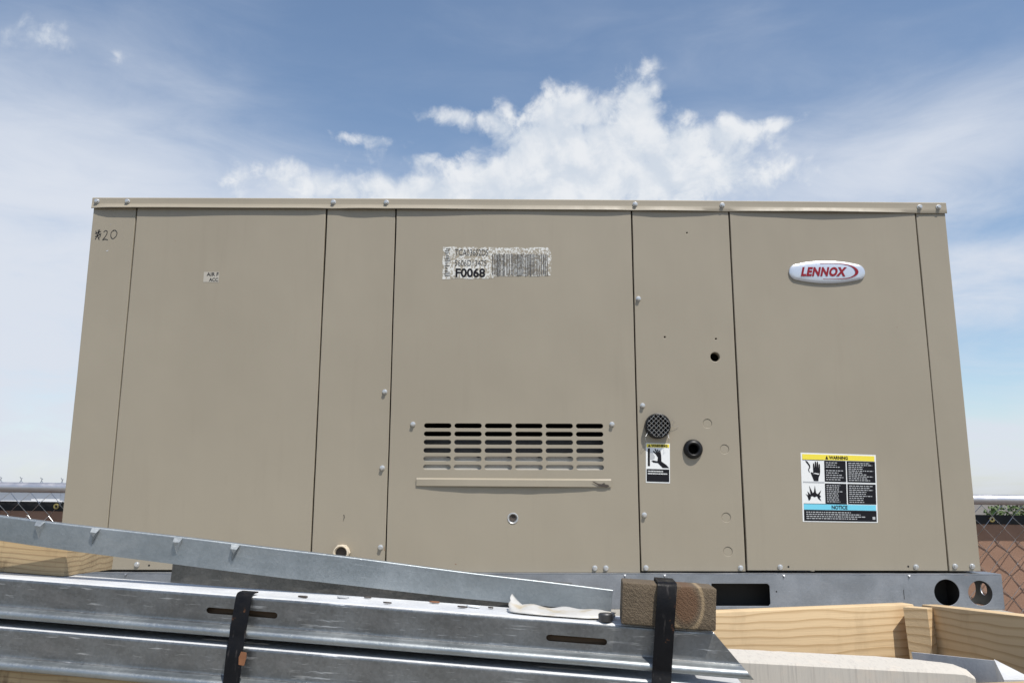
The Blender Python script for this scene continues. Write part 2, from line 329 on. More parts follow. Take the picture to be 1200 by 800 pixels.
def loops_mesh(loops, depth, bevel=0.0):
    """filled flat shape with holes from closed loops (x, z), front at y=0, going back by depth; edges rounded by bevel"""
    cu = bpy.data.curves.new('tmp', 'CURVE'); cu.dimensions = '2D'; cu.fill_mode = 'BOTH'
    cu.extrude = max(depth / 2 - bevel, 0.0); cu.bevel_depth = bevel; cu.bevel_resolution = 1; cu.offset = -bevel
    for lp in loops:
        s = cu.splines.new('POLY'); s.points.add(len(lp) - 1); s.use_cyclic_u = True
        for p, (x, z) in zip(s.points, lp): p.co = (x, z, 0, 1)
    o = bpy.data.objects.new('tmp', cu); col.objects.link(o); me = eval_mesh(o)
    bpy.data.objects.remove(o); bpy.data.curves.remove(cu)
    me.transform(Matrix.Translation((0, depth / 2, 0)) @ Matrix.Rotation(rad(90), 4, 'X')); me.materials.clear()
    return me
def plate(name, loops, y, depth, mat, parent=None, bevel=0.0, holes=()):
    xs = [p[0] for p in loops]; zs = [p[1] for p in loops]; cx, cz = (min(xs) + max(xs)) / 2, (min(zs) + max(zs)) / 2
    L = [[(x - cx, z - cz) for x, z in lp] for lp in [loops] + list(holes)]
    me = loops_mesh(L, depth, bevel)
    if bevel: smooth(me, 40)
    return link(name, me, mat, parent, (cx, y, cz))
def rect(x0, x1, z0, z1): return [(x0, z0), (x1, z0), (x1, z1), (x0, z1)]
def circ(x, z, r, n=24): return [(x + r * math.cos(2 * math.pi * i / n), z + r * math.sin(2 * math.pi * i / n)) for i in range(n)]
def stadium(x0, x1, z, r, n=6):
    pts = []
    for i in range(n + 1): a = -math.pi / 2 + math.pi * i / n; pts.append((x1 - r + r * math.cos(a), z + r * math.sin(a)))
    for i in range(n + 1): a = math.pi / 2 + math.pi * i / n; pts.append((x0 + r + r * math.cos(a), z + r * math.sin(a)))
    return pts
def lathe(prof, n=24):
    """profile (r, y) turned about the Y axis"""
    bm = bmesh.new(); rings = []
    for r, y in prof:
        rings.append([bm.verts.new((r * math.cos(2 * math.pi * i / n), y, r * math.sin(2 * math.pi * i / n))) for i in range(n)] if r > 1e-6 else [bm.verts.new((0, y, 0))])
    for a, b in zip(rings, rings[1:]):
        for i in range(n):
            j = (i + 1) % n
            if len(a) == 1 and len(b) == 1: continue
            if len(a) == 1: bm.faces.new((a[0], b[i], b[j]))
            elif len(b) == 1: bm.faces.new((a[i], a[j], b[0]))
            else: bm.faces.new((a[i], a[j], b[j], b[i]))
    return bm
def tube_into(V, F, path, r, n=6, closed_ends=True):
    base = len(V); up = Vector((0.13, 0.31, 0.94))
    for k, p in enumerate(path):
        p = Vector(p); d = (Vector(path[min(k + 1, len(path) - 1)]) - Vector(path[max(k - 1, 0)])).normalized()
        a = d.cross(up)
        if a.length < 1e-4: a = d.cross(Vector((1, 0, 0)))
        a.normalize(); b = d.cross(a); rr = r[k] if isinstance(r, (list, tuple)) else r
        for i in range(n):
            t = 2 * math.pi * i / n; V.append(p + a * (rr * math.cos(t)) + b * (rr * math.sin(t)))
    for k in range(len(path) - 1):
        for i in range(n):
            j = (i + 1) % n; F.append((base + k * n + i, base + k * n + j, base + (k + 1) * n + j, base + (k + 1) * n + i))
    if closed_ends:
        F.append(tuple(base + i for i in range(n))[::-1]); F.append(tuple(base + (len(path) - 1) * n + i for i in range(n)))
def tube(name, path, r, mat, parent=None, n=8):
    V, F = [], []; tube_into(V, F, path, r, n); return mesh(name, V, F, mat, parent, 50)
def text_mesh(body, size, depth, shear=0.0, bold=0.0, align='CENTER', sx=1.0, space=1.0):
    cu = bpy.data.curves.new('tmp', 'FONT'); cu.body = body; cu.size = size; cu.extrude = depth / 2; cu.shear = shear; cu.offset = bold
    cu.space_character = space; cu.align_x = align; cu.align_y = 'CENTER'; cu.resolution_u = 3
    o = bpy.data.objects.new('tmp', cu); col.objects.link(o); me = eval_mesh(o); bpy.data.objects.remove(o); bpy.data.curves.remove(cu)
    me.materials.clear(); me.transform(Matrix.Translation((0, depth / 2, 0)) @ Matrix.Rotation(rad(90), 4, 'X') @ Matrix.Scale(sx, 4, (1, 0, 0)))
    return me
def text(name, body, x, y, z, size, mat, parent, depth=0.0004, rot=0.0, **kw):
    o = link(name, text_mesh(body, size, depth, **kw), mat, parent, (x, y, z)); o.rotation_euler = (0, rot, 0); return o
def fit_text(name, body, x0, x1, z0, z1, y, mat, parent, depth=0.0004, **kw):
    """lettering stretched to fill a box on the face"""
    me = text_mesh(body, 0.02, depth, align='CENTER', **kw)
    xs = [v.co.x for v in me.vertices]; zs = [v.co.z for v in me.vertices]
    a, b, c, d = min(xs), max(xs), min(zs), max(zs)
    for v in me.vertices:
        v.co.x = (v.co.x - (a + b) / 2) * (x1 - x0) / (b - a); v.co.z = (v.co.z - (c + d) / 2) * (z1 - z0) / (d - c)
    return link(name, me, mat, parent, ((x0 + x1) / 2, y, (z0 + z1) / 2))

# ------------------------------------------------------------------ the setting: ground and loading dock
DECK = 0.9815
g = mesh('ground', [(-1500, -800, 0), (1500, -800, 0), (1500, 3000, 0), (-1500, 3000, 0)], [(0, 1, 2, 3)], GROUND); tag(g, 'dry gravel yard around the dock', kind='structure')
dk = box('loading_dock', (-0.9, -1.42, 0.004), (2.137, 1.22, DECK - 0.0005), CONC, None, 0.012); tag(dk, 'raised concrete slab that carries the unit and the materials', kind='structure')

# ================================================================== ROOFTOP UNIT
CB, CT, UW = 1.0625, 1.9185, 2.1
unit = empty('rooftop_air_conditioner', (1.05, 0.6, DECK))
tag(unit, 'large beige packaged air conditioner cabinet on a galvanised base rail', 'air conditioner')

# screw shared by the whole cabinet
def screw_mesh():
    bm = lathe([(0.0, -0.0062), (0.0022, -0.0068), (0.0042, -0.0062), (0.0044, -0.0022), (0.0058, -0.0018), (0.0062, -0.0004), (0.0062, 0.0)], 12)
    me = bpy.data.meshes.new('screw'); bmesh.ops.recalc_face_normals(bm, faces=bm.faces); bm.to_mesh(me); bm.free(); smooth(me, 40); me.materials.append(ZINC); return me
SCREW = screw_mesh()
def screws(parent, pts, y=0.0, s=1.0):
    for x, z in pts:
        o = link('screw', SCREW, None, parent, (x, y, z)); o.scale = (s, s, s)

seams = [0.106, 0.572, 0.7425, 1.323, 1.564, 2.026]
G = 0.0018
PT = 1.931                                           # panels run up under the lid
# body behind the panels: back, ends, floor and the frame members behind each joint
bm = bmesh.new()
def add_box(bm, a, b):
    c = Vector([(p + q) / 2 for p, q in zip(a, b)]); r = bmesh.ops.create_cube(bm, size=1.0)
    for v in r['verts']: v.co = Vector((v.co.x * abs(b[0] - a[0]), v.co.y * abs(b[1] - a[1]), v.co.z * abs(b[2] - a[2]))) + c
for a, b in [((0.0015, 0.02, CB), (0.02, 1.2, PT)), ((UW - 0.02, 0.02, CB), (UW - 0.0015, 1.2, PT)), ((0.02, 1.18, CB), (UW - 0.02, 1.2, PT)),
             ((0.02, 0.02, CB), (UW - 0.02, 1.18, CB + 0.015))]: add_box(bm, a, b)
bm_mesh('casing', bm, PAINT, unit)
for x in seams: box('frame_member', (x - 0.022, 0.0188, CB + 0.016), (x + 0.022, 0.05, PT - 0.002), DARK, unit)  # coloured dark to deepen the shadow in the panel joints

def wavy(x0, x1, z0, z1, n=14):
    L = [(x0, z0), (x1, z0)]
    w = lambda x, z: 0.0011 * noise.noise((x * 3.7, z * 2.3, 5.1)) + 0.0004 * noise.noise((x * 9, z * 11, 1.1))
    R_ = [(x1 + w(x1, z0 + (z1 - z0) * i / n), z0 + (z1 - z0) * i / n) for i in range(1, n)]
    L_ = [(x0 + w(x0 + 7, z0 + (z1 - z0) * i / n), z0 + (z1 - z0) * i / n) for i in range(n - 1, 0, -1)]
    return [(x0, z0), (x1, z0)] + R_ + [(x1, z1), (x0, z1)] + L_
def panel(name, x0, x1, z0, z1=PT, holes=(), thin=False, y=0.0):
    if not thin: return plate(name, wavy(x0, x1, z0, z1), y, 0.018, PAINT, unit, 0.0014, holes)
    p = plate(name, wavy(x0, x1, z0, z1), y, 0.0016, PAINT, unit, 0.0006, holes)
    return p
lpost = panel('corner_post', 0.0, seams[0] - G, CB); rpost = panel('corner_post', seams[5] + G, UW, CB + 0.0005)
p1 = panel('front_panel', seams[0] + G, seams[1] - G, CB, y=-0.0015)
p2 = panel('joint_panel', seams[1] + G, seams[2] - G, CB)
# louvred panel with thirty-six slots
SX0, SX1, NS = 0.8232, 1.2432, 6
pitch = (SX1 - SX0 + 0.0072) / NS; slots = []
for r in range(6):
    zc = 1.3902 - r * 0.0192
    for c in range(NS):
        x0 = SX0 + c * pitch; slots.append(stadium(x0, x0 + pitch - 0.0072, zc, 0.0055))
slots.append(circ(1.0318, 1.1784, 0.0118))
p3 = panel('louvred_panel', seams[2] + G, seams[3] - G, CB - 0.004, holes=slots, thin=True, y=-0.0012)
for x in (seams[2] + G, seams[3] - G - 0.0014): box('panel_return', (x, 0.0004, CB), (x + 0.0014, 0.0185, PT - 0.003), PAINT, p3)
# connection panel with holes
p4 = panel('connection_panel', seams[3] + G, seams[4] - G, CB - 0.001, holes=[circ(1.5139, 1.5561, 0.0112), circ(1.3951, 1.6035, 0.0022, 10), circ(1.5179, 1.5997, 0.0022, 10), circ(1.4581, 1.8643, 0.0019, 10),
          circ(1.3702, 1.3905, 0.026), circ(1.4524, 1.3373, 0.013)] + [circ(x, z, 0.0101, 28) for x, z in ((1.4889, 1.3973), (1.5264, 1.3375), (1.5232, 1.1813), (1.5236, 1.105))])
p5 = panel('badge_panel', seams[4] + G, seams[5] - G, CB + 0.001, y=-0.001)
# inside of the louvred bay: a dark box with a sloping baffle that catches the sun through the slots
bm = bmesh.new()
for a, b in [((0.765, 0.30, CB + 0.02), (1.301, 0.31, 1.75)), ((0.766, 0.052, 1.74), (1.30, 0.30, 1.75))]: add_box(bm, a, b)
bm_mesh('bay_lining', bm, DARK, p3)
V, F = [], []
BP = [(0.0100, 1.2790), (0.0126, 1.3165), (0.030, 1.330), (0.046, 1.368), (0.050, 1.366), (0.034, 1.328), (0.0150, 1.3145), (0.0125, 1.2785)]
for x in (0.79, 1.277): V += [(x, y, z) for y, z in BP]
F = [(j, (j + 1) % 8, 8 + (j + 1) % 8, 8 + j) for j in range(8)] + [tuple(range(8)), tuple(range(8, 16))]
bf = mesh('baffle', V, F, BAFFLE_LIT, p3); bf.data.materials.append(BAFFLE_SHADE)
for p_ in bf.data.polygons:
    if p_.center.z + ORG[bf].z > 1.3185: p_.material_index = 1  # upper baffle coloured dark for its unlit rows, lower part pale for sunlight
box('back_sheet', (0.60, 0.022, CB + 0.02), (0.72, 0.026, PT - 0.003), DARK, p2)
box('back_sheet', (1.348, 0.052, CB + 0.02), (1.542, 0.06, PT - 0.003), DARK, p4)

# lid with its flared, slightly wavy drip edge
LN = 90
def lip(x):
    base = 0.0088 + 0.0016 * math.sin(x * 3.1 + 0.6) + 0.0011 * math.sin(x * 11.0) + 0.0008 * noise.noise((x * 9, 1.7, 0.2))
    for c, w, d in ((0.59, 0.03, 0.0030), (0.72, 0.03, 0.0016), (1.332, 0.035, 0.0022), (1.547, 0.03, 0.0025)): base -= d * math.exp(-((x - c) / w) ** 2)
    if x > 1.80: base -= 0.0055 * min(1.0, (x - 1.80) / 0.24)
    if x < 0.03: base = 0.0045 + (base - 0.0045) * max(0.0, (x + 0.004) / 0.034)
    return base
V, F = [], []
X0, X1 = -0.004, UW + 0.003
for i in range(LN + 1):
    x = X0 + (X1 - X0) * i / LN; k = lip(x); dz = 0.0022 * math.sin(x * 1.45 + 0.2) - 0.002 * x / 2.1
    prof = [(0.02, 1.9480), (-0.0012, 1.9475), (-0.0028, 1.9455), (-0.0030, 1.9325), (-0.0034, 1.9300), (-k, 1.9202), (-k + 0.0006, 1.9188), (-k + 0.0020, 1.9196), (-0.0018, 1.9298), (-0.0015, 1.9452), (0.02, 1.9460)]
    V += [(x, y, z + dz) for y, z in prof]
n = 11
for i in range(LN):
    for j in range(n):
        q = (j + 1) % n; F.append((i * n + j, i * n + q, (i + 1) * n + q, (i + 1) * n + j))
F.append(tuple(range(n))); F.append(tuple(LN * n + j for j in range(n))[::-1])
lid = mesh('drip_edge', V, F, PAINT, unit, 30)
bm = bmesh.new(); add_box(bm, (-0.003, 0.0203, 1.9315), (UW + 0.002, 1.205, 1.9445))
add_box(bm, (-0.0038, 0.0215, 1.921), (-0.0028, 1.204, 1.931)); add_box(bm, (UW + 0.0018, 0.0215, 1.919), (UW + 0.0028, 1.204, 1.931))
bm_mesh('lid', bm, PAINT, unit)
screws(lid, [(0.0085, 1.9375), (0.0831, 1.9377), (0.5884, 1.9382), (0.7187, 1.9382), (1.3318, 1.9362), (1.5471, 1.9350), (2.0359, 1.9325), (2.0825, 1.9325)], -0.0030, 1.05)
screws(p2, [(0.7288, 1.4696), (0.7284, 1.2921), (0.7301, 1.113)])
screws(p3, [(0.7972, 1.3932), (1.2639, 1.3946), (1.2183, 1.0685), (1.2436, 1.0685)], -0.0012)
screws(p4, [(1.3341, 1.6979), (1.3373, 1.4391), (1.3344, 1.1867), (1.3349, 1.0690), (1.5509, 1.0692)])
screws(p5, [(1.6409, 1.0712), (1.9513, 1.0722)], -0.001)
screws(rpost, [(2.0414, 1.0737), (2.0805, 1.0738)]); screws(p1, [(0.1803, 1.0743)], -0.0015)
for par, x, z, yy in ((p1, 0.2075, 1.0725, -0.0019), (p5, 1.660, 1.0720, -0.0014), (p5, 1.934, 1.0730, -0.0014)):
    plate('drill_hole', circ(x, z, 0.0022, 10), yy, 0.0003, BLACK, par)
# screened vent cup
o = bm_mesh('vent_cup', lathe([(0.0245, 0.02), (0.0245, -0.014), (0.0268, -0.0165), (0.0292, -0.0150), (0.0298, -0.004), (0.0298, 0.0), (0.0245, 0.02)], 32), BLACK, p4, 40, (1.3702, -0.0002, 1.3905)); cup = o
bm_mesh('cup_bottom', lathe([(0.0, 0.017), (0.0245, 0.017)], 24), DARK, cup, None, (1.3702, 0, 1.3905))
V, F = [], []
for s in (-1, 1):
    for k in range(-3, 4):
        off = k * 0.0076; h = math.sqrt(max(0.0262 ** 2 - off * off, 0)); pts = []
        for q in range(9):
            u = -h + 2 * h * q / 8; a, b_ = (u, off) if s > 0 else (off, u)
            x = (a - b_) * 0.7071; z = (a + b_) * 0.7071
            pts.append((1.3702 + x, -0.0172 - 0.0006 * (1 if (q + k) % 2 else -1) * s - 0.003 * (1 - (u * u + off * off) / 0.0262 ** 2), 1.3905 + z))
        tube_into(V, F, pts, 0.00052, 4)
mesh('wire_screen', V, F, WIRE, cup)['kind'] = 'stuff'
V, F = [], []
for pts in ([(1.397, -0.012, 1.400), (1.404, -0.016, 1.405), (1.409, -0.008, 1.399), (1.405, -0.006, 1.392), (1.399, -0.014, 1.389)],
            [(1.407, -0.005, 1.3895), (1.414, -0.003, 1.3885), (1.420, -0.0025, 1.391)],
            [(1.346, -0.012, 1.376), (1.340, -0.016, 1.366), (1.3395, -0.014, 1.357), (1.345, -0.006, 1.352)],
            [(1.392, -0.012, 1.372), (1.394, -0.017, 1.362), (1.3935, -0.010, 1.352)]):
    V, F = [], []; tube_into(V, F, pts, 0.0004, 4); mesh('loose_wire', V, F, WIRE, cup)

# rubber grommet
grom = bm_mesh('grommet', lathe([(0.0118, 0.012), (0.0112, -0.004), (0.0122, -0.0088), (0.0150, -0.0105), (0.0180, -0.0088), (0.0222, -0.0045), (0.0226, -0.0012), (0.0214, 0.0), (0.0118, 0.012)], 32), BLACK, p4, 60, (1.4524, -0.0002, 1.3373))
# knockouts: thin ring cuts
for x, z in ((1.4889, 1.3973), (1.5264, 1.3375), (1.5232, 1.1813), (1.5236, 1.105)):
    bm_mesh('knockout', lathe([(0.0, 0.0), (0.0098, 0.0), (0.0100, 0.0008), (0.0100, 0.010)], 28), PAINT, p4, 30, (x, 0.0011, z))
# chrome plug in the louvred panel
bm_mesh('hole_plug', lathe([(0.0, 0.006), (0.0070, 0.0045), (0.0092, 0.0002), (0.0112, -0.0012), (0.0125, -0.0008), (0.0128, 0.0)], 24), ZINC, p3, 50, (1.0318, -0.0014, 1.1784))
bm_mesh('plug_socket', lathe([(0.0, 0.003), (0.0045, 0.0015), (0.0074, -0.0006)], 20), DARK_BROWN, p3, 50, (1.0318, -0.0008, 1.1795))  # dark brown disc set in the centre of the plug
# drain nipple with hexagonal flange
dr = bm_mesh('drain_fitting', lathe([(0.0125, 0.02), (0.0128, -0.016), (0.0150, -0.020), (0.0168, -0.0195), (0.0172, -0.012), (0.0172, 0.0)], 24), IVORY, p2, 40, (0.6431, -0.0002, 1.1015))
hx = [(0.6431 + 0.0195 * math.cos(rad(60 * i)), 1.1015 + 0.0195 * math.sin(rad(60 * i))) for i in range(6)]
plate('hex_flange', hx, -0.0125, 0.0122, IVORY, dr, 0.001, [circ(0.6431, 1.1015, 0.0168)])
bm_mesh('drain_bore', lathe([(0.0, -0.008), (0.0126, -0.008)], 20), DARK_BROWN, dr, None, (0.6431, -0.002, 1.1015))  # dark disc closes the tube in place of its shaded depth
# fine scratches and ticks on the paint
plate('scratch', [(0.6424, 1.1860), (0.6446, 1.1850), (0.6455, 1.1800), (0.6440, 1.1745), (0.6425, 1.1700), (0.6434, 1.1760), (0.6441, 1.1810)], -0.0004, 0.0003, INK, p2)
for par, L, yy in ((lpost, [(0.044, 1.8800), (0.0465, 1.8803), (0.046, 1.8789)], -0.0003), (lpost, [(0.040, 1.8120), (0.046, 1.8145), (0.0452, 1.8115), (0.042, 1.8105)], -0.0003), (p5, [(1.955, 1.6300), (1.9562, 1.6305), (1.956, 1.6287)], -0.0013),
               (p1, [(0.2065, 1.8375), (0.2077, 1.8376), (0.2076, 1.8366), (0.2066, 1.8364)], -0.0018), (p2, [(0.7385, 1.1145), (0.7393, 1.1145), (0.7393, 1.1050), (0.7386, 1.1052)], -0.0003), (p3, [(0.9005, 1.0775), (0.9035, 1.0768), (0.9030, 1.0752), (0.9012, 1.0758)], -0.0015)):
    plate('scuff', L, yy, 0.0003, PALEINK if par is lpost else RUST, par)
# deflector strip under the louvres, bowed away from the panel
V, F = [], []; N = 40
for i in range(N + 1):
    t = i / N; x = 0.8085 + (1.2592 - 0.8085) * t; bow = -0.0025 + 0.0048 * math.sin(math.pi * min(1, t * 1.02)) ** 0.8 + 0.0008 * noise.noise((x * 20, 0, 4)); zz = -0.0018 * t
    for y, z in ((-0.0016, 1.2700), (-0.0030 - bow * 0.35, 1.2693), (-0.0065 - bow * 0.8, 1.2660), (-0.0068 - bow, 1.2515), (-0.0056 - bow, 1.2508), (-0.0052 - bow * 0.8, 1.2650), (-0.0020 - bow * 0.3, 1.2680), (-0.0014, 1.2685)):
        V.append((x, y, z + zz))
for i in range(N):
    for j in range(8): q = (j + 1) % 8; F.append((i * 8 + j, i * 8 + q, (i + 1) * 8 + q, (i + 1) * 8 + j))
F += [tuple(range(8)), tuple(N * 8 + j for j in range(8))[::-1]]
defl = mesh('deflector_strip', V, F, PAINT, p3, 35)
for L in ([(1.214, 1.2625), (1.219, 1.2620), (1.228, 1.2575), (1.236, 1.2560), (1.243, 1.2595), (1.2445, 1.2560), (1.252, 1.2545), (1.2550, 1.2520), (1.249, 1.2490), (1.238, 1.2500), (1.231, 1.2515), (1.226, 1.2550)],):
    V = [(x, -0.0079 + (x - 1.214) * 0.075, z) for x, z in L]
    F = [(0, 1, 11), (1, 2, 11), (2, 10, 11), (2, 3, 10), (3, 9, 10), (3, 5, 9), (3, 4, 5), (5, 8, 9), (5, 6, 8), (6, 7, 8)]
    mesh('paint_scrape', V, F, DARK_BROWN, defl)
# base rail with fork pockets
BX0, BX1 = -0.038, 2.1345
bslot = rect(1.478, 1.6085, 0.9885, 1.0365); bslot = [(1.478, 0.9885), (1.604, 0.9885), (1.6085, 0.993), (1.6085, 1.032), (1.604, 1.0365), (1.478, 1.0365)]
bl2 = [(0.495, 0.9885), (0.62, 0.9885), (0.62, 1.0365), (0.495, 1.0365)]
base = plate('base_rail', rect(BX0, BX1, DECK, 1.0555), -0.020, 0.0022, GALV_BASE, unit, 0.0006, [bslot, bl2, circ(2.0074, 1.0180, 0.0285, 32), circ(2.0827, 1.0165, 0.0272, 32)])
bm = bmesh.new(); add_box(bm, (BX0, -0.0195, 1.0560), (BX1, 0.05, 1.0582)); bm_mesh('top_flange', bm, GALV_BASE, base)
bm = bmesh.new()
add_box(bm, (BX0, 1.198, DECK), (BX1, 1.20, 1.0555)); add_box(bm, (BX0 + 0.0005, 0.0, DECK), (BX0 + 0.0025, 1.197, 1.0555)); bm_mesh('rear_rail', bm, GALV_BASE, base)
me = loops_mesh([rect(-0.0175, 1.197, DECK, 1.0555), circ(0.118, 1.018, 0.030, 28), stadium(0.040, 0.068, 1.018, 0.0139)] + [circ(1.05, 1.018, 0.03, 24)], 0.002)
o = link('end_rail', me, GALV_BASE, base, (0, 0, 0)); o.location = (BX1 - 0.0002, 0, 0) - ORG[base] if False else Vector((BX1 - 0.0004, 0, 0)) - ORG[base]; o.rotation_euler = (0, 0, rad(90))
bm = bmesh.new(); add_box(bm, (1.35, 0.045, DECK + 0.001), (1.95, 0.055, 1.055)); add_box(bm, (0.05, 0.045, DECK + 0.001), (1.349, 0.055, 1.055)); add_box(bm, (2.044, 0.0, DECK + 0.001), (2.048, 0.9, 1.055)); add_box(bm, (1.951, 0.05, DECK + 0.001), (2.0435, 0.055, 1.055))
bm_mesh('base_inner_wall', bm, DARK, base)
for x in (0.165, 1.284, 1.3735, 1.642, 1.925):
    mesh('stamped_rib', [(x - 0.003, -0.0202, 1.0560), (x + 0.003, -0.0202, 1.0560), (x, -0.0202, 1.0475), (x, -0.0245, 1.0520)], [(0, 3, 2), (3, 1, 2), (0, 1, 3), (0, 2, 1)], GALV_BASE, base)
plate('drill_hole', circ(1.6235, 1.0195, 0.0016, 8), -0.0206, 0.0004, BLACK, base); plate('scratch', rect(1.9095, 1.9105, 1.003, 1.024), -0.0206, 0.0004, DARK, base)

# marker writing: a scribbled-over mark and 20
def stroke(pts, y=-0.0006, r=0.0011, par=lpost):
    V, F = [], []
    for q in pts:
        out = []
        for k in range(len(q) - 1):
            p0 = Vector((*q[max(k - 1, 0)], 0)); a = Vector((*q[k], 0)); b_ = Vector((*q[k + 1], 0)); p3 = Vector((*q[min(k + 2, len(q) - 1)], 0))
            for s in range(5):
                t = s / 5; v = 0.5 * ((2 * a) + (b_ - p0) * t + (2 * p0 - 5 * a + 4 * b_ - p3) * t * t + (3 * a - p0 - 3 * b_ + p3) * t ** 3); out.append(v)
        out.append(Vector((*q[-1], 0))); bpos = len(V)
        for k, v in enumerate(out):
            d = (out[min(k + 1, len(out) - 1)] - out[max(k - 1, 0)]).normalized(); nrm = Vector((-d.y, d.x, 0)) * (r * (0.75 + 0.4 * noise.noise((v.x * 300, v.y * 300, 1))))
            for s in (-1, 1): w = v + nrm * s; V.append((w.x, y, w.y))
        for k in range(len(out) - 1): F.append((bpos + 2 * k, bpos + 2 * k + 1, bpos + 2 * k + 3, bpos + 2 * k + 2))
    return mesh('marker_writing', V, F, MARKER, par)
bx, bz = 0.0097, 1.8384
def sc(L): return [[(bx + u * 0.0548, bz + v * 0.029) for u, v in q] for q in L]
o = stroke(sc([[(0.02, 0.85), (0.10, 0.50), (0.22, 0.05)], [(0.20, 0.98), (0.12, 0.50), (0.04, 0.10)], [(0.00, 0.60), (0.14, 0.72), (0.26, 0.80)], [(0.02, 0.35), (0.14, 0.42), (0.28, 0.62)], [(0.12, 0.95), (0.18, 0.62), (0.26, 0.42), (0.16, 0.20)],
     [(0.38, 0.74), (0.46, 0.88), (0.54, 0.76), (0.50, 0.45), (0.40, 0.16), (0.37, 0.05), (0.48, 0.12), (0.60, 0.05)],
     [(0.82, 0.92), (0.72, 0.70), (0.72, 0.35), (0.82, 0.16), (0.95, 0.40), (0.97, 0.72), (0.88, 0.90), (0.78, 0.86)]]))
# small printed tag: AIR F / ACC
st = plate('faded_tag', rect(0.2825, 0.3195, 1.7345, 1.7598), -0.0019, 0.0003, material('faded_tag', base=(0.40, 0.37, 0.315), rough=0.5), p1)
fit_text('lettering', 'AIR F', 0.2900, 0.3185, 1.7495, 1.7585, -0.0023, INK, st, bold=0.0002); fit_text('lettering', 'ACC', 0.2965, 0.3180, 1.7365, 1.7450, -0.0023, INK, st, bold=0.0002)
# worn serial sticker with bar code
edge = []
for k in range(60):
    t = k / 60
    if t < 0.33: x, z = 0.8600 + 0.264 * t / 0.33, 1.7455
    elif t < 0.5: x, z = 1.1240, 1.7455 + 0.0795 * (t - 0.33) / 0.17
    elif t < 0.83: x, z = 1.1240 - 0.264 * (t - 0.5) / 0.33, 1.8250
    else: x, z = 0.8600, 1.8250 - 0.0795 * (t - 0.83) / 0.17
    if x > 1.06: x -= 0.010 * max(0, (abs(z - 1.787) - 0.022) / 0.018) ** 2
    edge.append((x + 0.0022 * noise.noise((x * 90, z * 90, 0.5)), z + 0.0030 * noise.noise((x * 70, z * 70, 3.5)) + (0.007 if (z < 1.75 and x > 0.98) else 0)))
serial = plate('serial_sticker', edge, -0.0016, 0.0003, STICKER, p3)
fit_text('lettering', 'TCA036S2DS', 0.8895, 0.9705, 1.8035, 1.8195, -0.0020, STICK_INK, serial); fit_text('lettering', '5606D13475', 0.8895, 0.9665, 1.7775, 1.7925, -0.0020, STICK_INK, serial)
fit_text('lettering', 'F0068', 0.8915, 0.9635, 1.7490, 1.7720, -0.0020, INK, serial, bold=0.0006)
V, F = [], []; x = 0.980; rb = random.Random(5)
while x < 1.114:
    w = rb.choice((0.0009, 0.0012, 0.0018, 0.0024)); z0 = 1.7485 + 0.004 * rb.random() + 0.003; z1 = 1.8095 - 0.003 * rb.random(); i = len(V)
    V += [(x, -0.0020, z0), (x + w, -0.0020, z0 + 0.001), (x + w, -0.0020, z1), (x, -0.0020, z1)]; F.append((i, i + 1, i + 2, i + 3)); x += w + rb.choice((0.0010, 0.0015, 0.0023))
mesh('bar_code', V, F, STICK_INK, serial)['kind'] = 'stuff'
V, F = [], []
for k in range(17):
    z = 1.7520 + k * 0.0042; w = rb.uniform(0.004, 0.014); i = len(V); x = 0.8635 + rb.uniform(0, 0.004)
    V += [(x, -0.0020, z), (x + w, -0.0020, z), (x + w, -0.0020, z + 0.0017), (x, -0.0020, z + 0.0017)]; F.append((i, i + 1, i + 2, i + 3))
mesh('side_print', V, F, STICK_INK, serial)['kind'] = 'stuff'
# maker's badge
BXc, BZc, BA, BH = 1.7949, 1.7652, 0.0928, 0.0285
def badge_half(x):                                   # half-height of the lens shape with blunt rounded ends
    u = min(abs(x) / BA, 1.0); h = BH * (1 - 0.46 * u * u)
    e = max(0.0, (u - 0.86) / 0.14); return h * math.sqrt(max(0.0, 1 - e * e * 0.98)) if e > 0 else h
ol = [(BXc + BA * math.sin(-math.pi / 2 + math.pi * i / 40), 1) for i in range(41)]
V, F = [], []; rings = [(1.0, 0.0), (1.0, -0.0030), (0.985, -0.0048), (0.93, -0.0064), (0.75, -0.0078), (0.45, -0.0088), (0.0, -0.0091)]
NP = 80
for s, y in rings:
    for i in range(NP):
        a = 2 * math.pi * i / NP; x = BA * math.copysign(abs(math.cos(a)) ** 0.75, math.cos(a)); h = badge_half(x) * (1 if math.sin(a) >= 0 else -1)
        if abs(math.sin(a)) < 1e-6: h = 0
        V.append((BXc + x * (1 - (1 - s) * (0.45 if s > 0.5 else 0.75)), y * 0.72 - 0.0012, BZc + h * s))
for k in range(len(rings) - 1):
    for i in range(NP): j = (i + 1) % NP; F.append((k * NP + i, k * NP + j, (k + 1) * NP + j, (k + 1) * NP + i))
badge = mesh('maker_badge', V, F, BADGE, p5, 30)
o = fit_text('lettering', 'LENNOX', 1.7290, 1.8425, 1.7535, 1.7770, -0.0085, RED, badge, 0.0016, shear=0.30, bold=0.0010, space=1.12)
def dome(x, z):                                       # how far the badge stands out at a point
    t = min(1.0, abs(z - BZc) / max(badge_half(x - BXc), 1e-4)); L = [(a, b * 0.72 - 0.0012) for a, b in rings[::-1]]
    for (a, ya), (b, yb) in zip(L, L[1:]):
        if a <= t <= b: return ya + (yb - ya) * (t - a) / max(b - a, 1e-6)
    return L[-1][1]
V, F = [], []; N = 40
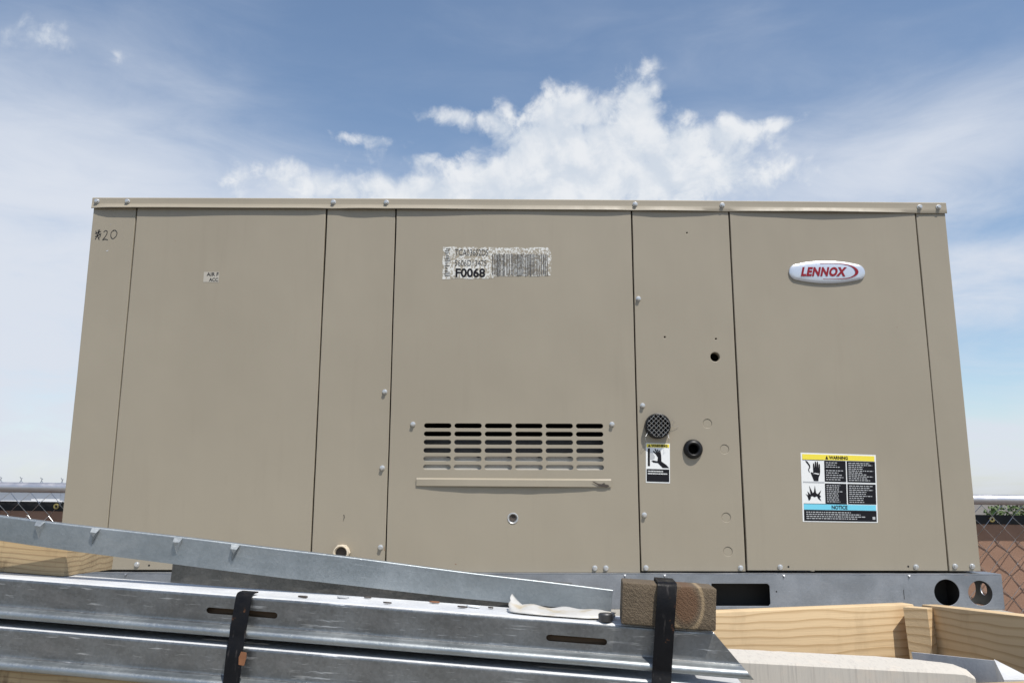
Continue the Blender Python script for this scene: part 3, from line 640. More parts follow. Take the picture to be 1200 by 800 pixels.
for i in range(N + 1):                                # thin tails, thick round nose
    t = i / N; a = rad(105) - rad(205) * t; w = 0.0068 * math.sin(math.pi * min(1, max(0, (t - 0.06) / 0.9))) ** 1.1 + 0.0008
    cx, cz = BXc + 0.026, BZc + 0.0002; rx, rz = 0.0490, 0.0212
    X_ = cx + rx * math.cos(a) - (0.030 * (t - 0.86) / 0.14 if t > 0.86 else 0) - (0.030 * (0.10 - t) / 0.10 if t < 0.10 else 0); Z_ = cz + rz * math.sin(a) * (0.90 if a < 0 else 1)
    nx, nz = math.cos(a), math.sin(a) * 0.35
    for s_ in (0, 1): xx, zz = X_ - nx * w * s_, Z_ - nz * w * s_ - (0.0007 * s_ * math.copysign(1, math.sin(a)) if abs(math.cos(a)) < 0.5 else 0); V.append((xx, dome(xx, zz) - 0.0007, zz))
for i in range(N): F.append((2 * i, 2 * i + 1, 2 * i + 3, 2 * i + 2))
mesh('swoosh', V, F, RED, badge)

# printed labels laid out on a slightly crooked quad
def on(q):
    tl, tr, bl_, br = [Vector(p) for p in q]
    return lambda u, v: tuple((tl * (1 - u) + tr * u) * (1 - v) + (bl_ * (1 - u) + br * u) * v)
def lab_poly(name, L, uv, y, mat, par): return plate(name, [L(u, v) for u, v in uv], y, 0.0003, mat, par)
def uvrect(a, b, c, d): return [(a, d), (b, d), (b, c), (a, c)]
def fine_print(L, areas, y, mat, par, seed):
    r = random.Random(seed); V, F = [], []
    for (u0, u1, v0, v1, rows, hgt) in areas:
        for k in range(rows):
            v = v0 + (v1 - v0) * (k + 0.5) / rows; u = u0; end = u0 + (u1 - u0) * r.uniform(0.55, 1.0)
            while u < end:
                w = r.uniform(0.012, 0.045); e = min(u + w, end); i = len(V)
                for a, b in ((u, v + hgt / 2), (e, v + hgt / 2), (e, v - hgt / 2), (u, v - hgt / 2)): x, z = L(a, b); V.append((x, y, z))
                F.append((i, i + 1, i + 2, i + 3)); u = e + 0.010
    o = mesh('fine_print', V, F, mat, par); o['kind'] = 'stuff'; return o
Lw = on([(1.7038, 1.3300), (1.8795, 1.3250), (1.6990, 1.1722), (1.8722, 1.1702)])
wl = lab_poly('warning_label', Lw, uvrect(0, 1, 0, 1), -0.0014, WHITE, p5); wl['label'] = 'black, yellow and light blue warning and notice label'
y1, y2 = -0.0018, -0.0022
lab_poly('yellow_band', Lw, uvrect(0.02, 0.98, 0.02, 0.098), y1, YELLOW, wl); lab_poly('blue_band', Lw, uvrect(0.02, 0.98, 0.745, 0.825), y1, CYAN, wl)
for a in (uvrect(0.31, 0.595, 0.105, 0.415), uvrect(0.61, 0.985, 0.105, 0.415), uvrect(0.31, 0.595, 0.44, 0.735), uvrect(0.61, 0.985, 0.44, 0.735), uvrect(0.02, 0.985, 0.828, 0.985)): lab_poly('black_box', Lw, a, y1, INK, wl)
lab_poly('divider', Lw, uvrect(0.02, 0.305, 0.100, 0.106), y1, INK, wl); lab_poly('divider', Lw, uvrect(0.02, 0.305, 0.418, 0.436), y1, PALEINK, wl); lab_poly('divider', Lw, uvrect(0.02, 0.60, 0.737, 0.743), y1, INK, wl)
def lab_text(name, body, L, u0, u1, v0, v1, y, mat, par, **kw):
    a = L(u0, (v0 + v1) / 2); b = L(u1, (v0 + v1) / 2); t = L((u0 + u1) / 2, v0); d = L((u0 + u1) / 2, v1)
    o = fit_text(name, body, a[0], b[0], d[1], t[1], y, mat, par, 0.0003, **kw); o.rotation_euler = (0, math.atan2(a[1] - b[1], b[0] - a[0]), 0); return o
lab_text('lettering', 'WARNING', Lw, 0.375, 0.625, 0.035, 0.085, y2, INK, wl, bold=0.0006); lab_text('lettering', 'NOTICE', Lw, 0.39, 0.60, 0.758, 0.812, y2, INK, wl, bold=0.0005)
lab_poly('alert_triangle', Lw, [(0.325, 0.087), (0.365, 0.087), (0.345, 0.032)], y2, INK, wl)
hand = [(0.165, 0.41), (0.15, 0.36), (0.135, 0.32), (0.125, 0.29), (0.14, 0.28), (0.16, 0.295), (0.158, 0.18), (0.163, 0.15), (0.172, 0.15), (0.178, 0.18), (0.182, 0.24), (0.184, 0.14), (0.190, 0.122), (0.198, 0.125), (0.203, 0.15), (0.206, 0.23), (0.210, 0.14), (0.216, 0.122), (0.225, 0.125), (0.229, 0.15), (0.231, 0.24),
        (0.235, 0.17), (0.241, 0.155), (0.25, 0.16), (0.253, 0.19), (0.252, 0.28), (0.245, 0.32), (0.23, 0.36), (0.225, 0.41)]
lab_poly('hand_symbol', Lw, hand, y1, INK, wl)
lab_poly('arc_symbol', Lw, [(0.06, 0.112), (0.085, 0.125), (0.12, 0.18), (0.122, 0.215), (0.105, 0.245), (0.108, 0.27), (0.12, 0.29), (0.10, 0.275), (0.092, 0.245), (0.108, 0.21), (0.10, 0.185), (0.065, 0.135)], y1, INK, wl)
lab_poly('hand_gap', Lw, [(0.150, 0.305), (0.185, 0.292), (0.24, 0.302), (0.228, 0.316), (0.18, 0.305)], y2, WHITE, wl)
burst = [(0.09, 0.70), (0.075, 0.64), (0.05, 0.60), (0.085, 0.62), (0.075, 0.56), (0.115, 0.61), (0.10, 0.48), (0.145, 0.585), (0.16, 0.57), (0.175, 0.48), (0.19, 0.585), (0.21, 0.60), (0.26, 0.54), (0.235, 0.61), (0.255, 0.635), (0.235, 0.65), (0.255, 0.70), (0.215, 0.665), (0.20, 0.63), (0.165, 0.645), (0.14, 0.63), (0.12, 0.635), (0.115, 0.67)]
lab_poly('burst_symbol', Lw, burst, y1, INK, wl)
fine_print(Lw, [(0.33, 0.57, 0.12, 0.215, 3, 0.012), (0.33, 0.57, 0.235, 0.40, 5, 0.012), (0.63, 0.96, 0.12, 0.40, 10, 0.012), (0.33, 0.57, 0.455, 0.72, 9, 0.012), (0.63, 0.96, 0.455, 0.72, 9, 0.012), (0.05, 0.88, 0.845, 0.965, 4, 0.013)], y2, PALEINK, wl, 3)
lab_poly('print_mark', Lw, uvrect(0.93, 0.965, 0.915, 0.955), y2, PALEINK, wl)
Ls = on([(1.3425, 1.3512), (1.3987, 1.3502), (1.3402, 1.2600), (1.3960, 1.2586)])
ds = lab_poly('caution_sticker', Ls, uvrect(0, 1, 0, 1), -0.0004, WHITE, p4); ds['label'] = 'small white caution sticker with a hand and a yellow band'
y1, y2 = -0.0008, -0.0012
lab_poly('yellow_band', Ls, uvrect(0.03, 0.97, 0.02, 0.105), y1, YELLOW, ds); lab_poly('black_box', Ls, uvrect(0.03, 0.97, 0.655, 0.97), y1, INK, ds)
lab_text('lettering', 'WARNING', Ls, 0.22, 0.90, 0.03, 0.095, y2, INK, ds, bold=0.0008); lab_poly('alert_triangle', Ls, [(0.08, 0.095), (0.20, 0.095), (0.14, 0.03)], y2, INK, ds)
lab_poly('bar_symbol', Ls, uvrect(0.08, 0.17, 0.13, 0.58), y1, INK, ds)
lab_poly('hand_symbol', Ls, [(0.97, 0.62), (0.70, 0.62), (0.50, 0.50), (0.32, 0.49), (0.23, 0.455), (0.30, 0.435), (0.48, 0.455), (0.50, 0.36), (0.40, 0.27), (0.28, 0.21), (0.31, 0.19), (0.44, 0.245), (0.36, 0.15), (0.40, 0.14), (0.50, 0.24), (0.46, 0.16), (0.50, 0.155), (0.56, 0.25), (0.55, 0.18), (0.60, 0.18), (0.64, 0.30), (0.65, 0.46), (0.85, 0.54)], y1, INK, ds)
lab_poly('grey_shape', Ls, [(0.19, 0.21), (0.30, 0.26), (0.38, 0.33), (0.36, 0.39), (0.26, 0.42), (0.19, 0.41)], y1, PALEINK, ds)
fine_print(Ls, [(0.08, 0.92, 0.68, 0.80, 2, 0.028)], y2, WHITE, ds, 9)

# ================================================================== BUNDLE OF GALVANISED RAILS
RO = Vector((1.2014, -1.171, 1.1047)); RYAW, RT = math.atan2(0.070, -0.6836) , 0
ex = Vector((0.6836, -0.070, -0.0394)).normalized(); ey = Vector((0.070, 0.6836, 0)).normalized(); ez = ex.cross(ey)
RM = Matrix((ex, ey, ez)).transposed().to_4x4()
def rloc(x, y, z): return RO + ex * x + ey * y + ez * z
def arc(cy, cz, r, a0, a1, n=5): return [(cy + r * math.cos(rad(a0 + (a1 - a0) * i / n)), cz + r * math.sin(rad(a0 + (a1 - a0) * i / n))) for i in range(n + 1)]
def sheet_profile(name, pts, t, x0, x1, mat, endcut=lambda y, z: 0.0, segs=48, wob=0.0, seed=0.0, closed=False):
    P = [Vector(p) for p in pts]; inner = []
    for k, p in enumerate(P):
        d = (P[min(k + 1, len(P) - 1)] - P[max(k - 1, 0)]).normalized(); inner.append(p + Vector((-d.y, d.x)) * t)
    ring = P + inner[::-1]; n = len(ring); V, F = [], []
    for i in range(segs + 1):
        s = i / segs
        for y, z in ring:
            x = x0 + (x1 + endcut(y, z) - x0) * s
            dy = wob * noise.noise((x * 9, z * 30, seed)); dz = wob * noise.noise((x * 7, y * 30, seed + 5))
            V.append((x, y + dy, z + dz))
    for i in range(segs):
        for j in range(n): q = (j + 1) % n; F.append((i * n + j, i * n + q, (i + 1) * n + q, (i + 1) * n + j))
    m_ = len(P)
    for b_ in (0, segs * n):
        for j in range(m_ - 1): F.append((b_ + j, b_ + j + 1, b_ + n - 2 - j, b_ + n - 1 - j))
    me = bpy.data.meshes.new(name); me.from_pydata(V, [], F); me.update()
    bm = bmesh.new(); bm.from_mesh(me); bmesh.ops.recalc_face_normals(bm, faces=bm.faces); bm.to_mesh(me); bm.free(); smooth(me, 40)
    return me
RPROF = [(0.060, -0.0405), (0.060, -0.0048)] + arc(0.056, -0.004, 0.004, 0, 90, 4) + [(0.0550, 0.0), (0.0046, 0.0)] + arc(0.0035, -0.0035, 0.0035, 90, 174, 5) + [(0.0002, -0.0046), (0.0026, -0.0262), (0.0027, -0.0272)] \
    + [(0.0024, -0.0286), (0.0008, -0.0298), (-0.0020, -0.0305), (-0.0048, -0.0315)] + arc(-0.0048, -0.0358, 0.0043, 95, 270, 7) + [(0.004, -0.0402)]
RPROF = [(y, z * 0.935) for y, z in RPROF]
def rail(name, y, z, x0, x1, label, cut=True, slots=(), seed=0.0, mat=GALV, nail=True):
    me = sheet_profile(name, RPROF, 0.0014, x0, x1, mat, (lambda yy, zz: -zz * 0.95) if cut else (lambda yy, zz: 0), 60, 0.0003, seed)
    me.materials.append(mat); me.materials.append(PALE_ZINC); me.materials.append(GALV_B)
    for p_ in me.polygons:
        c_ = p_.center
        if c_.z > -0.0016 and p_.normal.z > 0.75: p_.material_index = 1  # upward faces get a paler zinc, sunlit brightness put into the colour
        elif c_.y < -0.0002 and c_.z < -0.026: p_.material_index = 2  # lip coloured paler for the sun it catches
    o = bpy.data.objects.new(name, me); col.objects.link(o)
    if slots:
        cm = loops_mesh([stadium(a, b, c, 0.0029, 6) for a, b, c in slots], 0.02); co = bpy.data.objects.new('cut', cm); col.objects.link(co); co.location = (0, -0.008, 0)
        md = o.modifiers.new('cut', 'BOOLEAN'); md.operation = 'DIFFERENCE'; md.object = co; md.solver = 'EXACT'
        nm = eval_mesh(o); o.modifiers.clear(); o.data = nm; bpy.data.objects.remove(co); smooth(nm, 30)
        if not nm.materials: nm.materials.append(mat)
    o.matrix_world = Matrix.Translation(rloc(0, y, z)) @ RM; ORG[o] = rloc(0, y, z)
    tag(o, label, 'metal rail', 'galvanised rails strapped in a bundle')
    if nail:
        bm = box_bm(x1 - x0 - 0.10, 0.044, 0.026, 0.001); me2 = bpy.data.meshes.new('wood_nailer'); bm.to_mesh(me2); bm.free(); me2.materials.append(WOOD_DARK)
        w = bpy.data.objects.new('wood_nailer', me2); col.objects.link(w); w.parent = o; w.location = ((x0 + x1) / 2 - 0.03, 0.031, -0.0165)
    return o
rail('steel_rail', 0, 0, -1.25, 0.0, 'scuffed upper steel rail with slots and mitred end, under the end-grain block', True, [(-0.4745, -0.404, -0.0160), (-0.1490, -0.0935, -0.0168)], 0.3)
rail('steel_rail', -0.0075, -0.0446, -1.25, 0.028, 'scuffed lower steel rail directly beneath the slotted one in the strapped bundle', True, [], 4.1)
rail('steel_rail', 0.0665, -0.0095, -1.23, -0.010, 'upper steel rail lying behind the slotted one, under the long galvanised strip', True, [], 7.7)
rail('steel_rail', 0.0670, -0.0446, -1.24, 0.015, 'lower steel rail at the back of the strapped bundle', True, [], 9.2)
# dark channel lying on top at the back
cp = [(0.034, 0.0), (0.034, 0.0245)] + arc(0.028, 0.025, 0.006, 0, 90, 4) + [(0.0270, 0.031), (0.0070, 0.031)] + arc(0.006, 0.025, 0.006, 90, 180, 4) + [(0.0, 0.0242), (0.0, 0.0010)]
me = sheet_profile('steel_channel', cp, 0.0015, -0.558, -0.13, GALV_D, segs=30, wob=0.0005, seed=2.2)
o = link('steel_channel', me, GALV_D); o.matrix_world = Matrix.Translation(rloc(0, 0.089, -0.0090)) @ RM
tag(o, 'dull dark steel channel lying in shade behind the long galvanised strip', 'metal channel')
# bearers under the bundle
def board(name, p0, p1, h, th, mat, label=None, cat=None, parent=None, group=None, up=None, bev=0.0015, taper=None):
    """board whose top edge runs p0 -> p1 and whose outer face holds that line; h down, th backwards (to the left of the run)"""
    p0, p1 = Vector(p0), Vector(p1); bx_ = (p1 - p0).normalized(); L = (p1 - p0).length
    by = Vector((0, 0, 1)).cross(bx_).normalized(); bz_ = bx_.cross(by)
    bm = box_bm(L, th, h, bev); me = bpy.data.meshes.new(name); bm.to_mesh(me); bm.free(); smooth(me, 40); me.materials.append(mat)
    o = bpy.data.objects.new(name, me); col.objects.link(o); c = (p0 + p1) / 2 + by * th / 2 - bz_ * h / 2
    if parent: o.parent = parent; M = Matrix.Translation(c - ORG[parent]) @ Matrix((bx_, by, bz_)).transposed().to_4x4()
    else: M = Matrix.Translation(c) @ Matrix((bx_, by, bz_)).transposed().to_4x4()
    if parent: o.matrix_local = M
    else: o.matrix_world = M
    ORG[o] = c
    if label: tag(o, label, cat, group)
    return o
BOT = -0.0446 - 0.0390
a = rloc(-1.20, 0.004, BOT - 0.0003); b = rloc(-0.36, 0.004, BOT - 0.0003); a.z, b.z = a.z, b.z
board('timber_bearer', a, b, 0.034, 0.13, PINE_OLD, 'weathered timber plank lying lengthwise under the strapped steel rails', 'timber')
z = rloc(-1.0, 0, BOT - 0.036).z
for xx, lab in ((-1.05, 'thick timber block under the raised end of the rail bundle'), (-0.46, 'short timber block under the middle of the plank below the rails'), (-0.07, 'low timber block under the mitred end of the rail bundle')):
    under = BOT - (0.0352 if xx < -0.3 else 0.0006); c0 = rloc(xx - 0.045, 0.0, under - 0.003); t_ = rloc(xx + 0.045, 0.0, under)
    hh = t_.z - DECK; p0 = Vector((rloc(xx, -0.03 if xx > -0.3 else 0.012, 0).x - 0.04, rloc(xx, -0.0, 0).y + 0.012, t_.z - 0.0005))
    box('timber_block', (p0.x, p0.y, DECK), (p0.x + 0.085, p0.y + 0.115, t_.z - 0.0006), PINE_OLD, None, 0.002)
    tag(bpy.data.objects[-1] if False else col.objects[len(col.objects) - 1], lab, 'timber', 'timbers under the rail bundle')

# end-grain block and left plank on top of the bundle
blk_c = rloc(-0.040, 0.0130, 0.0195)
bm = box_bm(0.0835, 0.042, 0.0365, 0.0012, 2)
bmesh.ops.subdivide_edges(bm, edges=list(bm.edges), cuts=3, use_grid_fill=True)
for v in bm.verts: v.co += 0.0005 * Vector((noise.noise(v.co * 90), noise.noise(v.co * 90 + Vector((5, 0, 0))), noise.noise(v.co * 90 + Vector((0, 7, 0)))))
me = bpy.data.meshes.new('wood_block'); bm.to_mesh(me); bm.free(); smooth(me, 40); me.materials.append(ENDGRAIN)
o = bpy.data.objects.new('wood_block', me); col.objects.link(o); o.matrix_world = Matrix.Translation(blk_c) @ RM
tag(o, 'dark rough-sawn timber block end with a knot, held down by a black strap', 'timber')
bm = box_bm(0.70, 0.088, 0.0375, 0.0015, 2); me = bpy.data.meshes.new('wood_plank'); bm.to_mesh(me); bm.free(); smooth(me, 40); me.materials.append(PINE_OLD)
o = bpy.data.objects.new('wood_plank', me); col.objects.link(o); o.matrix_world = Matrix.Translation(rloc(-0.645 - 0.35, 0.035 + 0.044, 0.0193)) @ RM
tag(o, 'pale yellow timber plank lying on the rails under the raised end of the strip', 'timber')
pk = rloc(-0.85, 0.078, 0.0385)

# long galvanised strip with stamped gussets
S0 = Vector((0.4945, -1.094, 1.1815)); S1 = Vector((1.1215, -1.080, 1.1098)); sx = (S1 - S0).normalized(); sy = Vector((0, 0, 1)).cross(sx).normalized(); sz = sx.cross(sy)
SM = Matrix((sx, sy, sz)).transposed().to_4x4()
sp = [(0.0, 0.0), (0.0, 0.0010), (0.0, 0.0198), (0.0, 0.0208)] + arc(0.0012, 0.0210, 0.0012, 180, 90, 3) + [(0.003, 0.0222), (0.007, 0.0222)]
me = sheet_profile('steel_strip', sp[::-1], 0.0010, -0.34, (S1 - S0).length, GALV_B, segs=60, wob=0.0009, seed=6.0)
# widen the strip a little towards its middle as the sheet sags
for v in me.vertices:
    s = (v.co.x + 0.05) / 0.68; v.co.z = v.co.z * (1.0 + 0.24 * max(0.0, math.sin(math.pi * min(max(s, 0), 1)))) - 0.0048 * max(0.0, math.sin(math.pi * min(max(s - 0.04, 0), 1))); continue
    v.co.z *= 1.0 + 0.24 * max(0.0, math.sin(math.pi * min(max(s, 0), 1)))
strip = link('steel_strip', me, GALV_B); strip.matrix_world = Matrix.Translation(S0) @ SM
tag(strip, 'long thin galvanised strip with stamped gussets, sloping down across the rails', 'metal strip')
for x, flip in ((0.051, -1), (0.107, 1), (0.190, -1), (0.248, 1)):
    w = 0.0042; top = 0.0222 * (1.0 + 0.24 * math.sin(math.pi * (x + 0.05) / 0.68)) - 0.001 - 0.0048 * math.sin(math.pi * ((x + 0.05) / 0.68 - 0.04)); bot = top - 0.0165; V = [(x - w, -0.0004, top), (x + w, -0.0004, top), (x - flip * 0.0012, -0.0004, bot), (x - 0.0030, -0.0052, top - 0.0042), (x + 0.0030, -0.0052, top - 0.0042), (x + flip * 0.0006, -0.0046, top - 0.0085)]
    me = bpy.data.meshes.new('gusset'); me.from_pydata(V, [], [(0, 3, 5), (0, 5, 2), (3, 4, 5), (4, 1, 5), (1, 2, 5), (0, 1, 4, 3), (0, 2, 1)]); me.update(); bm = bmesh.new(); bm.from_mesh(me); bmesh.ops.recalc_face_normals(bm, faces=bm.faces); bm.to_mesh(me); bm.free(); smooth(me, 25)
    o = bpy.data.objects.new('gusset', me); col.objects.link(o); me.materials.append(GALV_B); o.parent = strip
# spacer that carries the high end of the strip
q = S0 + sx * -0.20
top = (q + sz * 0.0195).z; bot = rloc(-0.85, 0.07, 0.0386).z
bm = box_bm(0.09, 0.06, top - bot - 0.004, 0.0015); o = bm_mesh('wood_spacer', bm, PINE_OLD, None, 40, (q.x, q.y + 0.036, (top + bot) / 2 + 0.0005)); tag(o, 'short timber spacer between the plank and the raised end of the strip', 'timber')

# steel straps
def strap(name, path, w, side, label, mat=STRAP, t=0.0011, loop=True):
    """flat band following path; side = band's width direction"""
    P = [Vector(p) for p in path]; side = Vector(side).normalized(); V, F = [], []; n = len(P)
    for k, p in enumerate(P):
        d = ((P[(k + 1) % n] - P[k - 1]) if loop else (P[min(k + 1, n - 1)] - P[max(k - 1, 0)])).normalized(); nn = d.cross(side).normalized()
        for s, h in ((-1, 0), (1, 0), (1, 1), (-1, 1)): V.append(p + side * (w / 2 * s) + nn * (t * h))
    if not loop: F += [(3, 2, 1, 0), tuple(4 * n - 4 + j for j in range(4))]
    for k in range(n if loop else n - 1):
        q = (k + 1) % n
        for j in range(4): r_ = (j + 1) % 4; F.append((k * 4 + j, k * 4 + r_, q * 4 + r_, q * 4 + j))
    o = mesh(name, V, F, mat, None, 50); tag(o, label, 'strap', 'black straps around the rail bundle'); return o
def rp(x, y, z): return rloc(x, y, z)
def band(xt, xb, w, zt, yback, yfront, label, zb):
    L = []
    def X(z): return xt + (xb - xt) * (zt - z) / (zt - zb)
    for y in ((0.0135, 0.012, 0.009, yfront + 0.006) if zt < 0.01 else (0.0375, 0.035, 0.015, yfront + 0.006)): L.append(rp(xt, y, zt + (0.0008 if y < 0.036 or zt < 0.01 else -0.002)))
    L += [rp(xt, yfront + 0.001, zt + 0.0002), rp(xt, yfront - 0.0012, zt - 0.002)]
    ys = yfront - 0.0014; pr = [(zt - 0.002, ys), (-0.0300, min(ys, -0.0098)), (-0.0360, -0.0106), (-0.0480, min(-0.0150, -0.0106)), (-0.0720, -0.0172), (-0.0790, -0.0182), (zb + 0.002, -0.0182)]
    for (za, ya), (zc_, yc_) in zip(pr, pr[1:]):
        for k in range(1, 4): z = za + (zc_ - za) * k / 3; L.append(rp(X(z), ya + (yc_ - ya) * k / 3, z))
    L.append(rp(xb, -0.0150, zb))
    for y in (0.03, 0.08, 0.125): L.append(rp(xb, y, zb))
    L.append(rp(xb, 0.1295, zb + 0.003))
    zk = min(zt, 0.0012)
    for k in range(1, 5): z = zb + (zk - zb) * k / 5; L.append(rp(X(z), 0.1300, z))
    if zt > 0.01: L.append(rp(xt, 0.1295, zk - 0.002))
    return strap('steel_strap', L, w, ex, label, loop=zt > 0.01)
    return strap('steel_strap', L, w, ex, label)
band(-0.4375, -0.4330, 0.0155, 0.0012, 0.125, 0.0, 'scuffed black steel strap with a rusty upper end, crossing the narrow slot', BOT - 0.001)
band(-0.0420, -0.0470, 0.0170, 0.0386, 0.125, -0.0098, 'black steel strap pulled tight over the end-grain block', BOT - 0.001)
o = plate('rust_flake', [(-0.0030, -0.0055), (0.0022, -0.006), (0.0036, 0.001), (0.003, 0.0055), (-0.002, 0.006), (-0.0036, 0.001)], 0, 0.0006, RUST)
o.matrix_world = Matrix.Translation(rloc(-0.4305 + 0.0045, -0.0172, -0.0530)) @ RM; tag(o, 'orange rust flake stuck on the black strap', 'rust flake')

# odds and ends lying on the rails
def crumple(name, p0, length, width, hgt, mat, label, seed, cat='scrap'):
    V, F = [], []; nx, ny = 26, 7
    for i in range(nx + 1):
        for j in range(ny + 1):
            s, u = i / nx, j / ny; wx = width * (0.5 + 0.5 * math.sin(math.pi * s) ** 0.5)
            z = 0.0012 + hgt * (0.30 + 0.55 * noise.noise((s * 4.5, u * 2.0, seed))) * math.sin(math.pi * u) ** 0.6 + (0.013 * max(0.0, 1 - s / 0.12) * u + 0.003 * math.sin(s * 9) ** 2 * u)
            z = max(z, 0.0010 + 0.0004 * noise.noise((s * 9, u * 5, seed + 3)))
            V.append(Vector(p0) + ex * (length * s + 0.003 * noise.noise((s * 6, u * 6, seed + 9))) + ey * (wx * (u - 0.5) + 0.004 * noise.noise((s * 4, u, seed + 7))) + ez * z)
    for i in range(nx):
        for j in range(ny): a = i * (ny + 1) + j; F.append((a, a + 1, a + ny + 2, a + ny + 1))
    o = mesh(name, V, F, mat, None, 60); md = o.modifiers.new('thick', 'SOLIDIFY'); md.thickness = 0.0003; tag(o, label, cat); return o
crumple('plastic_scrap', rloc(-0.187, 0.030, 0.0006), 0.100, 0.046, 0.008, FILM, 'crumpled whitish plastic film scrap lying beside the end-grain block', 1.3)
V, F = [], []
c = rloc(-0.0955, 0.006, 0.0008)
bm = lathe([(0.0, 0.0), (0.0062, 0.0), (0.0066, 0.001), (0.0066, 0.0062), (0.0056, 0.0072), (0.0, 0.0072)], 20)
bmesh.ops.rotate(bm, verts=bm.verts, cent=(0, 0, 0), matrix=Matrix.Rotation(rad(90), 3, 'X')); o = bm_mesh('bolt_head', bm, material('dark_bolt', base=(0.10, 0.10, 0.105), rough=0.45, metal=0.8), None, 40, c); tag(o, 'small dark round bolt head beside the end-grain block', 'bolt')
dr_ = random.Random(11)
for k, xx in enumerate((-0.385, -0.352, -0.330, -0.303, -0.262, -0.232, -0.222, -0.205)):
    s = dr_.uniform(0.003, 0.0075); pts = [(s * dr_.uniform(0.6, 1.2) * math.cos(a), s * 0.5 * dr_.uniform(0.6, 1.2) * math.sin(a)) for a in [i * 2 * math.pi / 7 for i in range(7)]]
    me = loops_mesh([pts], 0.0014, 0.0002); o = link('debris_chip', me, (DARK_BROWN, PALEINK, DARK_BROWN, DARK_BROWN, RUST, DARK_BROWN, WHITE, DARK_BROWN)[k]); o.matrix_world = Matrix.Translation(rloc(xx, dr_.uniform(0.012, 0.05), 0.0022)) @ RM @ Matrix.Rotation(rad(-90 + dr_.uniform(-6, 6)), 4, 'X')
    lab = {1: 'grey flake lying on the upper rail among brown chips', 4: 'rust-coloured chip lying on the upper rail', 6: 'white paper flake on the rails next to the plastic scrap'}.get(k, 'dark brown flat chip of debris lying on the upper rail')
    tag(o, lab, 'debris', 'debris chips on the rails')

# ================================================================== WOODEN CRATE
crate = empty('wooden_crate', (1.44, -1.05, DECK)); tag(crate, 'open pine crate made of boards beside the mitred end of the rails', 'crate')
CBk0, CBk1, CR1 = (1.262, -0.903, 1.0868), (1.5465, -0.8305, 1.0880), (1.597, -1.215, 1.1085)
board('board', CBk0, CBk1, 0.105, 0.022, PINE, parent=crate)
board('board', (1.5530, -0.8360, 1.0885), CR1, 0.104, 0.022, PINE, parent=crate)
board('board', (1.245, -1.301, 1.0790), (1.580, -1.262, 1.0815), 0.100, 0.022, PINE, parent=crate)
pb = Vector((1.5455, -0.8490, 0)); V = []
for (dx, dy) in ((-0.024, -0.004), (-0.003, -0.020), (0.010, -0.010), (-0.010, 0.010)):
    V.append((pb.x + dx + 0.004, pb.y + dy - 0.004, DECK + 0.001))
for (dx, dy) in ((-0.024, -0.004), (-0.0015, -0.020), (0.011, -0.010), (-0.010, 0.010)):
    V.append((pb.x + dx, pb.y + dy, 1.0872))
mesh('corner_post', V, [(0, 1, 2, 3), (4, 5, 6, 7), (0, 1, 5, 4), (1, 2, 6, 5), (2, 3, 7, 6), (3, 0, 4, 7)], PINE, crate)
# pale sawn board and a galvanised angle inside the crate
bx0 = Vector((1.262, -1.020, 1.0525)); bx1 = Vector((1.4985, -1.052, 1.0462)); d = (bx1 - bx0).normalized()
V = []; F = []; N = 24
for i in range(N + 1):
    s = i / N; p = bx0.lerp(bx1, s); dep = 0.052 - 0.030 * max(0, (s - 0.62) / 0.38) ** 2; r_ = 0.0007 * noise.noise((s * 40, 0, 1)); k = 0.004 * max(0, (s - 0.94) / 0.06) ** 2
    V += [(p.x, p.y + r_, DECK), (p.x, p.y + r_, p.z - 0.002 - k), (p.x, p.y + 0.002 + r_, p.z - k), (p.x + 0.003, p.y + dep, p.z + 0.0035 - k + 0.0006 * noise.noise((s * 22, 3, 1))), (p.x + 0.003, p.y + dep, DECK)]
for i in range(N):
    for j in range(5): q = (j + 1) % 5; F.append((i * 5 + j, i * 5 + q, (i + 1) * 5 + q, (i + 1) * 5 + j))
F += [tuple(range(5)), tuple(N * 5 + j for j in range(5))[::-1]]
o = mesh('pale_board', V, F, WHITE_BOARD, None, 40); tag(o, 'thick whitish rough-sawn board lying inside the pine crate', 'timber')
A = [(1.484, -0.955, 1.0500), (1.5215, -1.050, 1.0585), (1.5290, -1.075, 1.0440), (1.500, -0.958, 1.0300)]
V = [(1.482, -0.950, 1.0495), (1.5290, -1.040, 1.0560), (1.5330, -1.052, DECK + 0.001), (1.486, -0.962, DECK + 0.001),
     (1.4835, -0.949, 1.0495), (1.5305, -1.039, 1.0560), (1.5345, -1.051, DECK + 0.001), (1.4875, -0.961, DECK + 0.001)]
V += [(1.5060, -1.0900, 1.0475), (1.5255, -1.0410, 1.0580), (1.5365, -1.0900, 1.0475), (1.5390, -1.0860, DECK + 0.001), (1.5060, -1.0860, DECK + 0.001)]
F = [(0, 1, 2, 3), (4, 5, 6, 7), (0, 1, 5, 4), (1, 2, 6, 5), (2, 3, 7, 6), (3, 0, 4, 7), (8, 9, 10), (8, 10, 11, 12), (9, 10, 11), (8, 9, 12), (9, 11, 12)]
o = mesh('metal_corner', V, F, PALE_ZINC); tag(o, 'bent galvanised corner piece standing inside the pine crate', 'metal corner')

